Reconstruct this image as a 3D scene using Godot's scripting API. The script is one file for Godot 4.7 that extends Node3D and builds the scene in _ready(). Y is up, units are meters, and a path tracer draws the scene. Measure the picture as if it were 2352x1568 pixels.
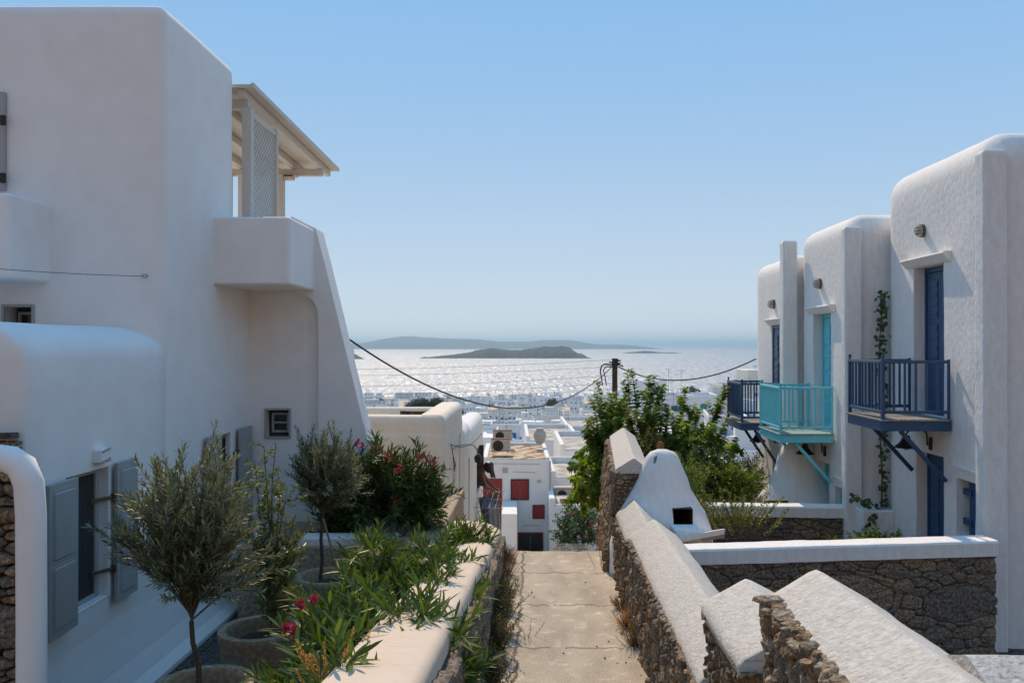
extends Node3D
# A lane between white houses above a harbour town. Eye at the origin, y up, street runs towards -z (drifting slightly to the right).
const F := 1898.0
const SX := 0.0311
const SEA := -50.0
var M := {}
var nz := FastNoiseLite.new()
var rng := RandomNumberGenerator.new()

class MB:
	var v := PackedVector3Array()
	var n := PackedVector3Array()
	var uv := PackedVector2Array()
	var st := false
	func _init(street := false) -> void:
		st = street
	func mp(p: Vector3) -> Vector3:
		return Vector3(p.x + 0.0311 * p.z, p.y, -p.z) if st else p
	func mn(p: Vector3) -> Vector3:
		return Vector3(p.x, p.y, -p.z) if st else p
	func tri_n(a: Vector3, b: Vector3, c: Vector3, na: Vector3, nb: Vector3, nc: Vector3) -> void:
		a = mp(a); b = mp(b); c = mp(c)
		na = mn(na); nb = mn(nb); nc = mn(nc)
		if (c - a).cross(b - a).dot(na + nb + nc) < 0.0:
			v.append(a); v.append(c); v.append(b)
			n.append(na); n.append(nc); n.append(nb)
		else:
			v.append(a); v.append(b); v.append(c)
			n.append(na); n.append(nb); n.append(nc)
	func quad_n(a: Vector3, b: Vector3, c: Vector3, d: Vector3, na: Vector3, nb: Vector3, nc: Vector3, nd: Vector3) -> void:
		tri_n(a, b, c, na, nb, nc)
		tri_n(a, c, d, na, nc, nd)
	func tri(a: Vector3, b: Vector3, c: Vector3, out: Vector3) -> void:
		var g := (c - a).cross(b - a)
		if g.dot(out) < 0.0: g = -g
		g = g.normalized()
		tri_n(a, b, c, g, g, g)
	func quad(a: Vector3, b: Vector3, c: Vector3, d: Vector3, out: Vector3) -> void:
		tri(a, b, c, out)
		tri(a, c, d, out)
	func mesh(mat: Material = null) -> ArrayMesh:
		var arr := []
		arr.resize(Mesh.ARRAY_MAX)
		arr[Mesh.ARRAY_VERTEX] = v
		arr[Mesh.ARRAY_NORMAL] = n
		if uv.size() == v.size() and uv.size() > 0: arr[Mesh.ARRAY_TEX_UV] = uv
		var m := ArrayMesh.new()
		m.add_surface_from_arrays(Mesh.PRIMITIVE_TRIANGLES, arr)
		if mat: m.surface_set_material(0, mat)
		return m

func P(px: float, py: float, d: float) -> Vector3:
	return Vector3((px - 1176.0) / F * d, -(py - 793.0) / F * d, -d)
func S(x: float, y: float, z: float) -> Vector3:
	return Vector3(x + SX * z, y, -z)

# ---------------------------------------------------------------- objects
func thing(called: String, label: String, category: String, at := Vector3.ZERO, group := "") -> Node3D:
	var o := Node3D.new()
	o.name = called
	add_child(o, true)
	o.position = at
	tag(o, label, category, group)
	return o
func tag(o: Node3D, label: String, category: String, group := "") -> Node3D:
	o.set_meta("label", label)
	o.set_meta("category", category)
	if group: o.set_meta("group", group)
	return o
func part(parent: Node3D, called: String, mb, mat: Material, label := "") -> MeshInstance3D:
	var o := MeshInstance3D.new()
	o.name = called
	o.mesh = mb.mesh() if mb is MB else mb
	o.material_override = mat
	parent.add_child(o, true)
	if parent.get_parent() == self and not (parent is MeshInstance3D) and not (parent is CSGShape3D): o.position = -parent.position
	if label: o.set_meta("label", label)
	return o
func solo(called: String, mb: MB, mat: Material, label: String, category: String, group := "") -> MeshInstance3D:
	var o := part(self, called, mb, mat)
	tag(o, label, category, group)
	return o
func struct(called: String, mb: MB, mat: Material) -> MeshInstance3D:
	var o := part(self, called, mb, mat)
	o.set_meta("kind", "structure")
	return o
func carve(parent: Node3D, called: String, body: MB, holes: Array, mat: Material) -> CSGMesh3D:
	var o := CSGMesh3D.new()
	o.name = called
	o.mesh = body.mesh()
	o.material = mat
	for h in holes:
		var c := CSGMesh3D.new()
		c.operation = CSGShape3D.OPERATION_SUBTRACTION
		c.mesh = (h as MB).mesh()
		c.material = mat
		o.add_child(c)
	parent.add_child(o, true)
	if parent.get_parent() == self: o.position = -parent.position
	return o

# ---------------------------------------------------------------- shapes
func hexa(mb: MB, c: PackedVector3Array) -> void:   # 8 corners: bottom ring 0-3, top ring 4-7
	var o := Vector3.ZERO
	for p in c: o += p / 8.0
	for f in [[0, 1, 2, 3], [4, 5, 6, 7], [0, 1, 5, 4], [1, 2, 6, 5], [2, 3, 7, 6], [3, 0, 4, 7]]:
		var m: Vector3 = (c[f[0]] + c[f[1]] + c[f[2]] + c[f[3]]) / 4.0
		mb.quad(c[f[0]], c[f[1]], c[f[2]], c[f[3]], m - o)
func bx(mb: MB, lo: Vector3, hi: Vector3, bev := 0.0) -> void:
	cbox(mb, (lo + hi) / 2.0, (hi - lo).abs() / 2.0, bev)
func cbox(mb: MB, c: Vector3, h: Vector3, bev := 0.0, b := Basis(), jit := 0.0) -> void:
	if bev <= 0.0:
		var k := PackedVector3Array()
		for y in [-1, 1]:
			for q in [[-1, -1], [1, -1], [1, 1], [-1, 1]]:
				k.append(c + b * (h * Vector3(q[0], y, q[1])))
		hexa(mb, k)
		return
	var g := minf(bev, minf(h.x, minf(h.y, h.z)) * 0.9)
	var pt := {}
	for sx in [-1, 1]:
		for sy in [-1, 1]:
			for sz in [-1, 1]:
				var s := Vector3(sx, sy, sz)
				var j := Vector3(rng.randf_range(-jit, jit), rng.randf_range(-jit, jit), rng.randf_range(-jit, jit)) * h if jit > 0.0 else Vector3.ZERO
				var gg := g * rng.randf_range(0.5, 1.6) if jit > 0.0 else g
				for a in 3:
					var p := s * (h - Vector3(gg, gg, gg))
					p[a] = s[a] * h[a]
					pt[Vector4i(sx, sy, sz, a)] = c + b * (p + j)
	for a in 3:
		var e: int = (a + 1) % 3
		var f: int = (a + 2) % 3
		for s in [-1, 1]:
			var q := []
			for w in [[-1, -1], [1, -1], [1, 1], [-1, 1]]:
				var k := Vector4i(0, 0, 0, a)
				k[a] = s; k[e] = w[0]; k[f] = w[1]
				q.append(pt[k])
			mb.quad(q[0], q[1], q[2], q[3], (q[0] + q[1] + q[2] + q[3]) / 4.0 - c)
		for s in [-1, 1]:
			for t in [-1, 1]:
				var q := []
				for w in [[-1, e], [1, e], [1, f], [-1, f]]:
					var k := Vector4i(0, 0, 0, w[1])
					k[a] = w[0]; k[e] = s; k[f] = t
					q.append(pt[k])
				mb.quad(q[0], q[1], q[2], q[3], (q[0] + q[1] + q[2] + q[3]) / 4.0 - c)
	for sx in [-1, 1]:
		for sy in [-1, 1]:
			for sz in [-1, 1]:
				var q0: Vector3 = pt[Vector4i(sx, sy, sz, 0)]
				mb.tri(q0, pt[Vector4i(sx, sy, sz, 1)], pt[Vector4i(sx, sy, sz, 2)], q0 - c)
func ticks(lo: float, hi: float, r: float, step: float) -> PackedFloat32Array:
	var t := PackedFloat32Array()
	for k in 4: t.append(lo + r - r * tan(PI / 4.0 * (3 - k) / 3.0))
	var m := maxi(1, int(round((hi - lo - 2.0 * r) / step)))
	for k in range(1, m): t.append(lerpf(lo + r, hi - r, float(k) / m))
	for k in 4: t.append(hi - r + r * tan(PI / 4.0 * k / 3.0))
	return t
func rbox(mb: MB, lo: Vector3, hi: Vector3, r: Vector3, step := 0.4, amp := 0.0, freq := 1.0) -> void:
	var t := [ticks(lo.x, hi.x, r.x, step), ticks(lo.y, hi.y, r.y, step), ticks(lo.z, hi.z, r.z, step)]
	for a in 3:
		var e: int = (a + 1) % 3
		var f: int = (a + 2) % 3
		for s in 2:
			var pos := []
			var nor := []
			for x in t[e]:
				var rp := PackedVector3Array()
				var rn := PackedVector3Array()
				for y in t[f]:
					var p := Vector3.ZERO
					p[a] = hi[a] if s else lo[a]
					p[e] = x
					p[f] = y
					var q := p.clamp(lo + r, hi - r)
					var d := ((p - q) / r).normalized()
					var nn := (d / r).normalized()
					var w := q + d * r
					if amp > 0.0:
						var h := nz.get_noise_3dv(w * freq * 20.0)
						var gr := Vector3(nz.get_noise_3dv((w + Vector3(0.05, 0, 0)) * freq * 20.0) - h, nz.get_noise_3dv((w + Vector3(0, 0.05, 0)) * freq * 20.0) - h, nz.get_noise_3dv((w + Vector3(0, 0, 0.05)) * freq * 20.0) - h) * amp / 0.05
						w += nn * h * amp
						nn = (nn - (gr - nn * gr.dot(nn))).normalized()
					rp.append(w)
					rn.append(nn)
				pos.append(rp)
				nor.append(rn)
			for i in t[e].size() - 1:
				for j in t[f].size() - 1:
					mb.quad_n(pos[i][j], pos[i + 1][j], pos[i + 1][j + 1], pos[i][j + 1], nor[i][j], nor[i + 1][j], nor[i + 1][j + 1], nor[i][j + 1])
# a closed profile (u to the side, v up) swept from a to b, roughened by noise
func extr(mb: MB, prof: Array, a: Vector3, b: Vector3, step := 1.0, amp := 0.0, freq := 1.0, soft := 50.0, side_to := Vector3.ZERO) -> void:
	var dir := (b - a).normalized()
	var side := side_to if side_to != Vector3.ZERO else dir.cross(Vector3.UP).normalized()
	if side_to == Vector3.ZERO and side.x < 0.0: side = -side
	var up := Vector3.UP if absf(dir.y) < 0.9 else Vector3.BACK
	var cen := Vector2.ZERO
	for p in prof: cen += p / prof.size()
	var k := maxi(1, int(ceil((b - a).length() / step)))
	var np := prof.size()
	var en := []
	for i in np:
		var d: Vector2 = (prof[(i + 1) % np] - prof[i]).normalized()
		var q := Vector2(d.y, -d.x)
		if q.dot((prof[(i + 1) % np] + prof[i]) / 2.0 - cen) < 0.0: q = -q
		en.append(q)
	var ring := []
	for s in k + 1:
		var c := a.lerp(b, float(s) / k)
		var r := PackedVector3Array()
		for i in np:
			var w: Vector3 = c + side * prof[i].x + up * prof[i].y
			if amp > 0.0:
				var o: Vector2 = (en[i] + en[(i + np - 1) % np]).normalized()
				w += (side * o.x + up * o.y) * amp * (nz.get_noise_3dv(w * freq * 20.0) + 0.5 * nz.get_noise_3dv(w * freq * 70.0))
				w += dir * amp * nz.get_noise_3dv(w * freq * 30.0 + Vector3(99, 0, 0)) * (1.0 if s == 0 or s == k else 0.0)
			r.append(w)
		ring.append(r)
	for s in k:
		for i in np:
			var j := (i + 1) % np
			var n0: Vector2 = en[i]
			var n1: Vector2 = en[i]
			if absf(en[i].angle_to(en[(i + np - 1) % np])) < deg_to_rad(soft): n0 = (en[i] + en[(i + np - 1) % np]).normalized()
			if absf(en[i].angle_to(en[j])) < deg_to_rad(soft): n1 = (en[i] + en[j]).normalized()
			var m0 := side * n0.x + up * n0.y
			var m1 := side * n1.x + up * n1.y
			if amp > 0.0:
				mb.quad(ring[s][i], ring[s + 1][i], ring[s + 1][j], ring[s][j], m0 + m1)
			else:
				mb.quad_n(ring[s][i], ring[s + 1][i], ring[s + 1][j], ring[s][j], m0, m0, m1, m1)
	for s in [0, k]:
		var c2: Vector3 = (a if s == 0 else b) + side * cen.x + up * cen.y
		for i in np: mb.tri(c2, ring[s][i], ring[s][(i + 1) % np], -dir if s == 0 else dir)
func smoothed(mb: MB) -> ArrayMesh:   # averaged normals over coincident corners
	var sum := {}
	for i in mb.v.size():
		var k := Vector3i(mb.v[i] * 2000.0)
		sum[k] = sum.get(k, Vector3.ZERO) + mb.n[i]
	for i in mb.v.size():
		var q: Vector3 = sum[Vector3i(mb.v[i] * 2000.0)].normalized()
		if q.dot(mb.n[i]) > 0.55: mb.n[i] = q
	return mb.mesh()
func poly(mb: MB, pts: PackedVector2Array, o: Vector3, u: Vector3, w: Vector3, depth: Vector3) -> void:   # flat outline given thickness
	var q := PackedVector3Array()
	var cen := Vector2.ZERO
	for p in pts:
		q.append(o + u * p.x + w * p.y)
		cen += p / pts.size()
	var t := Geometry2D.triangulate_polygon(pts)
	for i in range(0, t.size(), 3):
		mb.tri(q[t[i]], q[t[i + 1]], q[t[i + 2]], -depth)
		mb.tri(q[t[i]] + depth, q[t[i + 1]] + depth, q[t[i + 2]] + depth, depth)
	var ccw := 0.0
	for i in pts.size(): ccw += pts[i].cross(pts[(i + 1) % pts.size()])
	for i in pts.size():
		var j := (i + 1) % pts.size()
		var d := pts[j] - pts[i]
		var o2 := Vector2(d.y, -d.x) * signf(ccw)
		mb.quad(q[i], q[j], q[j] + depth, q[i] + depth, u * o2.x + w * o2.y)
func tube(mb: MB, pts: Array, r0: float, r1: float, sides := 6) -> void:
	var last := []
	var ln := []
	var k := pts.size()
	for i in k:
		var d: Vector3 = (pts[mini(i + 1, k - 1)] - pts[maxi(i - 1, 0)]).normalized()
		var a := d.cross(Vector3(0.31, 0.2, 0.93)).normalized()
		if a.length() < 0.1: a = d.cross(Vector3.RIGHT).normalized()
		var b := d.cross(a)
		var r := lerpf(r0, r1, float(i) / maxi(1, k - 1))
		var ring := []
		var rn := []
		for s in sides:
			var q := a * cos(TAU * s / sides) + b * sin(TAU * s / sides)
			ring.append(pts[i] + q * r)
			rn.append(q)
		if i > 0:
			for s in sides:
				var t := (s + 1) % sides
				mb.quad_n(last[s], ring[s], ring[t], last[t], ln[s], rn[s], rn[t], ln[t])
		if i == 0 or i == k - 1:
			for s in range(1, sides - 1): mb.tri(ring[0], ring[s], ring[s + 1], -d if i == 0 else d)
		last = ring
		ln = rn
func rod(mb: MB, a: Vector3, b: Vector3, r: float, sides := 6) -> void:
	tube(mb, [a, b], r, r, sides)
func beam(mb: MB, a: Vector3, b: Vector3, w: float, h: float, bev := 0.004) -> void:   # rectangular bar from a to b
	var d := b - a
	var z := d.normalized()
	var x := (Vector3.UP.cross(z) if absf(z.y) < 0.95 else Vector3.RIGHT.cross(z)).normalized()
	var y := z.cross(x)
	cbox(mb, (a + b) / 2.0, Vector3(w / 2.0, h / 2.0, d.length() / 2.0), bev, Basis(x, y, z))
func lathe(mb: MB, c: Vector3, prof: Array, segs := 24, sq := Vector2.ONE, amp := 0.0, axis := Basis()) -> void:
	var np := prof.size()
	var en := []
	for i in np - 1:
		var d: Vector2 = (prof[i + 1] - prof[i]).normalized()
		en.append(Vector2(d.y, -d.x))
	for i in np - 1:
		var n0: Vector2 = en[i]
		var n1: Vector2 = en[i]
		if i > 0 and absf(en[i].angle_to(en[i - 1])) < 0.8: n0 = (en[i] + en[i - 1]).normalized()
		if i < np - 2 and absf(en[i].angle_to(en[i + 1])) < 0.8: n1 = (en[i] + en[i + 1]).normalized()
		for s in segs:
			var q := []
			var m := []
			for w in [[i, s], [i + 1, s], [i + 1, s + 1], [i, s + 1]]:
				var an: float = TAU * (w[1] % segs) / segs
				var h := Vector3(cos(an) * sq.x, 0, sin(an) * sq.y)
				var pp: Vector3 = h * prof[w[0]].x + Vector3(0, prof[w[0]].y, 0)
				var nn: Vector2 = n0 if w[0] == i else n1
				var n3 := Vector3(0, signf(nn.y), 0) if prof[w[0]].x < 0.0001 else Vector3(cos(an) / sq.x * nn.x, nn.y, sin(an) / sq.y * nn.x).normalized()
				if amp > 0.0 and prof[w[0]].x > 0.0001: pp += h.normalized() * amp * (nz.get_noise_3dv((pp + c) * 40.0) + 0.4 * nz.get_noise_3dv((pp + c) * 150.0))
				q.append(c + axis * pp)
				m.append(axis * n3)
			if prof[i].x > 0.0001: mb.tri_n(q[0], q[1], q[3], m[0], m[1], m[3])
			if prof[i + 1].x > 0.0001: mb.tri_n(q[1], q[2], q[3], m[1], m[2], m[3])
func grid(mb: MB, nx: int, ny: int, f: Array, out: Vector3) -> void:   # f: rows of points, smooth
	var nor := []
	for i in nx + 1:
		var r := PackedVector3Array()
		for j in ny + 1:
			var a: Vector3 = f[mini(i + 1, nx)][j] - f[maxi(i - 1, 0)][j]
			var b: Vector3 = f[i][mini(j + 1, ny)] - f[i][maxi(j - 1, 0)]
			var q := a.cross(b).normalized()
			r.append(q if q.dot(out) >= 0.0 else -q)
		nor.append(r)
	for i in nx:
		for j in ny:
			mb.quad_n(f[i][j], f[i + 1][j], f[i + 1][j + 1], f[i][j + 1], nor[i][j], nor[i + 1][j], nor[i + 1][j + 1], nor[i][j + 1])
func arc(cx: float, cy: float, r: float, a0: float, a1: float, k := 5) -> Array:
	var o := []
	for i in k + 1:
		var a := deg_to_rad(lerpf(a0, a1, float(i) / k))
		o.append(Vector2(cx + r * cos(a), cy + r * sin(a)))
	return o
func sag(a: Vector3, b: Vector3, drop: float, k := 20) -> Array:
	var o := []
	for i in k + 1:
		var t := float(i) / k
		o.append(a.lerp(b, t) - Vector3(0, drop * 4.0 * t * (1.0 - t), 0))
	return o

# ---------------------------------------------------------------- materials
func noise_tex(freq: float, lo: Color, hi: Color, oct := 4, kind := FastNoiseLite.TYPE_SIMPLEX_SMOOTH, size := 512, sd := 1, mid := 0.5, as_n := false, bump := 4.0) -> NoiseTexture2D:
	var f := FastNoiseLite.new()
	f.noise_type = kind
	f.frequency = freq
	f.fractal_octaves = oct
	f.seed = sd
	var t := NoiseTexture2D.new()
	t.width = size
	t.height = size
	t.seamless = true
	t.noise = f
	if as_n:
		t.as_normal_map = true
		t.bump_strength = bump
	else:
		var g := Gradient.new()
		g.set_color(0, lo)
		g.set_color(1, hi)
		g.set_offset(0, maxf(0.0, mid - 0.35))
		g.set_offset(1, minf(1.0, mid + 0.35))
		t.color_ramp = g
	return t
func lin(r: float, g: float, b: float) -> Color:
	return Color(r, g, b).linear_to_srgb()
func mat(c: Color, rough := 0.85, tex: Texture2D = null, scale := 1.0, nt: Texture2D = null, ns := 1.0) -> StandardMaterial3D:
	var m := StandardMaterial3D.new()
	m.albedo_color = c
	m.roughness = rough
	if tex or nt:
		m.uv1_triplanar = true
		m.uv1_world_triplanar = true
		m.uv1_scale = Vector3.ONE * scale
	if tex: m.albedo_texture = tex
	if nt:
		m.normal_enabled = true
		m.normal_texture = nt
		m.normal_scale = ns
	return m
func leaf_mat(c: Color, rough := 0.4, back := 0.5) -> StandardMaterial3D:
	var m := mat(Color.WHITE, rough)
	m.vertex_color_use_as_albedo = true
	m.backlight_enabled = true
	m.backlight = Color(back, back, back * 0.55)
	m.metallic_specular = 0.35
	m.albedo_color = c
	m.cull_mode = BaseMaterial3D.CULL_DISABLED
	return m
func materials() -> void:
	var W := Color.WHITE
	var fine := noise_tex(0.05, W, W, 5, FastNoiseLite.TYPE_SIMPLEX_SMOOTH, 512, 3, 0.5, true, 5.0)
	var blot := noise_tex(0.012, Color(0.978, 0.976, 0.972), Color(1, 1, 1), 5, FastNoiseLite.TYPE_SIMPLEX_SMOOTH, 512, 5)
	var blot2 := noise_tex(0.02, Color(0.72, 0.68, 0.62), Color(1, 1, 1), 6, FastNoiseLite.TYPE_SIMPLEX_SMOOTH, 512, 6, 0.42)
	var rough := noise_tex(0.03, W, W, 6, FastNoiseLite.TYPE_SIMPLEX, 512, 7, 0.5, true, 12.0)
	var blot3 := noise_tex(0.02, Color(0.86, 0.84, 0.80), Color(1, 1, 1), 6, FastNoiseLite.TYPE_SIMPLEX_SMOOTH, 512, 8, 0.45)
	var streak := noise_tex(0.014, Color(0.955, 0.95, 0.94), Color(1, 1, 1), 6, FastNoiseLite.TYPE_SIMPLEX_SMOOTH, 512, 12, 0.4)
	M.plaster = mat(lin(0.845, 0.815, 0.785), 0.9, blot, 0.35, fine, 0.06)
	M.plaster_rough = mat(lin(0.83, 0.805, 0.775), 0.92, streak, 1.0, rough, 0.10)
	M.plaster_far = mat(lin(0.84, 0.80, 0.75), 0.92, blot, 0.3)
	M.plaster_rough.uv1_scale = Vector3(1.5, 0.4, 1.5)
	M.cream = mat(lin(0.80, 0.72, 0.60), 0.9, blot, 0.3, fine, 0.25)
	M.cap = mat(lin(0.62, 0.595, 0.56), 0.95, blot3, 2.0, rough, 0.4)
	M.cap_warm = mat(lin(0.72, 0.575, 0.445), 0.92, blot, 0.9, rough, 0.08)
	M.town = []
	for c in [[0.84, 0.83, 0.82], [0.80, 0.79, 0.78], [0.74, 0.74, 0.74], [0.76, 0.71, 0.63], [0.66, 0.65, 0.64]]:
		M.town.append(mat(lin(c[0], c[1], c[2]), 0.9, blot, 0.12))
	M.roof = mat(lin(0.62, 0.50, 0.36), 0.95, noise_tex(0.012, Color(0.55, 0.42, 0.28), Color(1.25, 1.25, 1.3), 5, FastNoiseLite.TYPE_SIMPLEX_SMOOTH, 512, 15, 0.5), 0.25, rough, 0.5)
	M.roof_far = mat(lin(0.60, 0.57, 0.52), 0.95, blot2, 0.1)
	var st := noise_tex(0.02, Color(0.55, 0.5, 0.45), Color(1, 1, 1), 6, FastNoiseLite.TYPE_SIMPLEX, 512, 9)
	M.stones = []
	for c in [[0.42, 0.31, 0.20], [0.34, 0.255, 0.17], [0.47, 0.36, 0.245], [0.29, 0.235, 0.175], [0.40, 0.27, 0.155], [0.42, 0.35, 0.265]]:
		M.stones.append(mat(lin(c[0], c[1], c[2]), 0.9, st, 2.2, rough, 1.2))
	M.rocks = []
	for c in [[0.34, 0.265, 0.19], [0.42, 0.32, 0.22], [0.27, 0.23, 0.19], [0.45, 0.335, 0.22], [0.31, 0.26, 0.21]]:
		M.rocks.append(mat(lin(c[0], c[1], c[2]), 0.9, st, 2.0, rough, 1.0))
	M.mortar = mat(lin(0.34, 0.27, 0.195), 0.95, st, 3.0, rough, 1.0)
	M.mortar_light = mat(lin(0.36, 0.275, 0.185), 0.95, st, 3.0, rough, 1.0)
	M.slabs = []
	for c in [[0.10, 0.10, 0.10], [0.12, 0.115, 0.11], [0.085, 0.085, 0.088]]:
		M.slabs.append(mat(lin(c[0], c[1], c[2]), 0.8, st, 1.3, fine, 0.5))
	M.court = mat(lin(0.13, 0.125, 0.12), 0.9, st, 0.9, rough, 0.6)
	M.earth = mat(lin(0.50, 0.38, 0.26), 1.0, st, 0.4, rough, 1.0)
	M.town_ground = mat(lin(0.68, 0.60, 0.49), 0.95, blot2, 0.08)
	M.soil = mat(lin(0.12, 0.085, 0.055), 1.0, st, 3.0, rough, 1.5)
	M.pot = mat(lin(0.46, 0.36, 0.25), 0.85, blot2, 1.6, fine, 0.4)
	M.grey = mat(lin(0.36, 0.365, 0.36), 0.55, blot, 0.8)
	M.grey_light = mat(lin(0.40, 0.40, 0.38), 0.6, blot, 0.8)
	M.pergola = mat(lin(0.60, 0.55, 0.48), 0.65, blot, 1.0)
	M.navy = mat(lin(0.015, 0.064, 0.155), 0.45, blot, 1.0)
	M.turq = mat(lin(0.14, 0.58, 0.68), 0.5, blot, 1.0)
	M.board = mat(lin(0.30, 0.30, 0.30), 0.8, blot2, 1.6)
	M.board_turq = mat(lin(0.30, 0.46, 0.46), 0.8, blot2, 1.6)
	M.red = mat(lin(0.34, 0.022, 0.022), 0.55, blot2, 0.8)
	M.red_far = mat(lin(0.25, 0.06, 0.05), 0.7)
	M.blue_far = mat(lin(0.05, 0.14, 0.32), 0.7)
	M.green_far = mat(lin(0.05, 0.25, 0.22), 0.7)
	M.dark_far = mat(lin(0.06, 0.06, 0.07), 0.5)
	M.dark = mat(lin(0.012, 0.013, 0.015), 0.35)
	M.curtain = mat(lin(0.035, 0.033, 0.032), 0.8)
	M.soot = mat(lin(0.09, 0.065, 0.045), 0.95, st, 3.0)
	M.iron = mat(lin(0.03, 0.026, 0.022), 0.5)
	M.iron.metallic = 0.4
	M.bronze = mat(lin(0.16, 0.12, 0.08), 0.4)
	M.bronze.metallic = 0.7
	M.lampglass = mat(lin(0.5, 0.48, 0.42), 0.2)
	M.cable = mat(lin(0.018, 0.018, 0.02), 0.7)
	M.galv = mat(lin(0.28, 0.28, 0.28), 0.5)
	M.galv.metallic = 0.5
	M.wood = mat(lin(0.11, 0.085, 0.065), 0.9, noise_tex(0.02, Color(0.5, 0.45, 0.4), W, 4, FastNoiseLite.TYPE_SIMPLEX, 256, 21), 2.0, rough, 0.8)
	M.cane = mat(lin(0.30, 0.20, 0.10), 0.8)
	M.bark = mat(lin(0.16, 0.13, 0.10), 0.95, st, 4.0, rough, 1.0)
	M.twig = mat(lin(0.13, 0.11, 0.07), 0.9)
	M.acwhite = mat(lin(0.58, 0.54, 0.46), 0.5, blot2, 1.3)
	M.rust = mat(lin(0.26, 0.12, 0.035), 0.9, blot2, 3.0)
	M.urn = mat(lin(0.58, 0.55, 0.50), 0.8, blot2, 1.5, fine, 0.5)
	M.pane = mat(lin(0.03, 0.035, 0.04), 0.08)
	M.island = mat(lin(0.07, 0.066, 0.055), 1.0, noise_tex(0.02, Color(0.55, 0.55, 0.5), W, 6, FastNoiseLite.TYPE_SIMPLEX, 512, 31), 0.004, rough, 1.0)
	M.leaf_olive = leaf_mat(lin(0.22, 0.235, 0.14), 0.42, 0.6)
	M.leaf_citrus = leaf_mat(lin(0.19, 0.21, 0.06), 0.35, 0.9)
	M.leaf_oleander = leaf_mat(lin(0.095, 0.15, 0.036), 0.35, 0.9)
	M.leaf_mulberry = leaf_mat(lin(0.17, 0.26, 0.05), 0.42, 1.1)
	M.leaf_yellow = leaf_mat(lin(0.24, 0.21, 0.045), 0.5, 0.9)
	M.leaf_dark = leaf_mat(lin(0.07, 0.115, 0.04), 0.4, 0.6)
	M.leaf_grey = leaf_mat(lin(0.12, 0.12, 0.10), 0.7, 0.3)
	M.dry = leaf_mat(lin(0.36, 0.21, 0.09), 0.9, 0.5)
	M.dry_orange = leaf_mat(lin(0.80, 0.40, 0.13), 0.8, 0.6)
	M.weed = leaf_mat(lin(0.13, 0.12, 0.05), 0.7, 0.5)
	M.petal = leaf_mat(lin(0.50, 0.05, 0.09), 0.6, 0.6)
	M.petal_white = leaf_mat(lin(0.75, 0.68, 0.50), 0.6, 0.5)
	M.canopy = leaf_mat(lin(0.06, 0.075, 0.035), 0.6, 0.4)
	M.skin = mat(lin(0.20, 0.085, 0.045), 0.5)
	M.hair = mat(lin(0.035, 0.016, 0.010), 0.45)
	M.fine = fine
	M.roughn = rough
	M.blot2 = blot2

# ---------------------------------------------------------------- setting
func ground_y(x: float, z: float) -> float:
	var y := -4.6
	if z < 2.5: y = lerpf(-1.9, -4.6, clampf((z + 2.0) / 4.5, 0.0, 1.0))
	if z < -3.0: y = -1.9 + (-3.0 - z) * 0.62
	var ks := [[16.0, -4.8], [36.0, -9.4], [60.0, -13.0], [100.0, -17.5], [200.0, -27.5], [400.0, -38.5], [700.0, -47.2], [790.0, -49.4], [900.0, -53.0]]
	if z > 16.0:
		y = -53.0
		for i in ks.size() - 1:
			if z < ks[i + 1][0]:
				y = lerpf(ks[i][1], ks[i + 1][1], (z - ks[i][0]) / (ks[i + 1][0] - ks[i][0]))
				break
		var a := x / z
		y += smoothstep(0.12, 0.21, a) * 6.5 * smoothstep(50.0, 130.0, z) * (1.0 - smoothstep(380.0, 640.0, z))
		if z > 700.0 and absf(a) > 0.35: y -= 0.0
	return y
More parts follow.
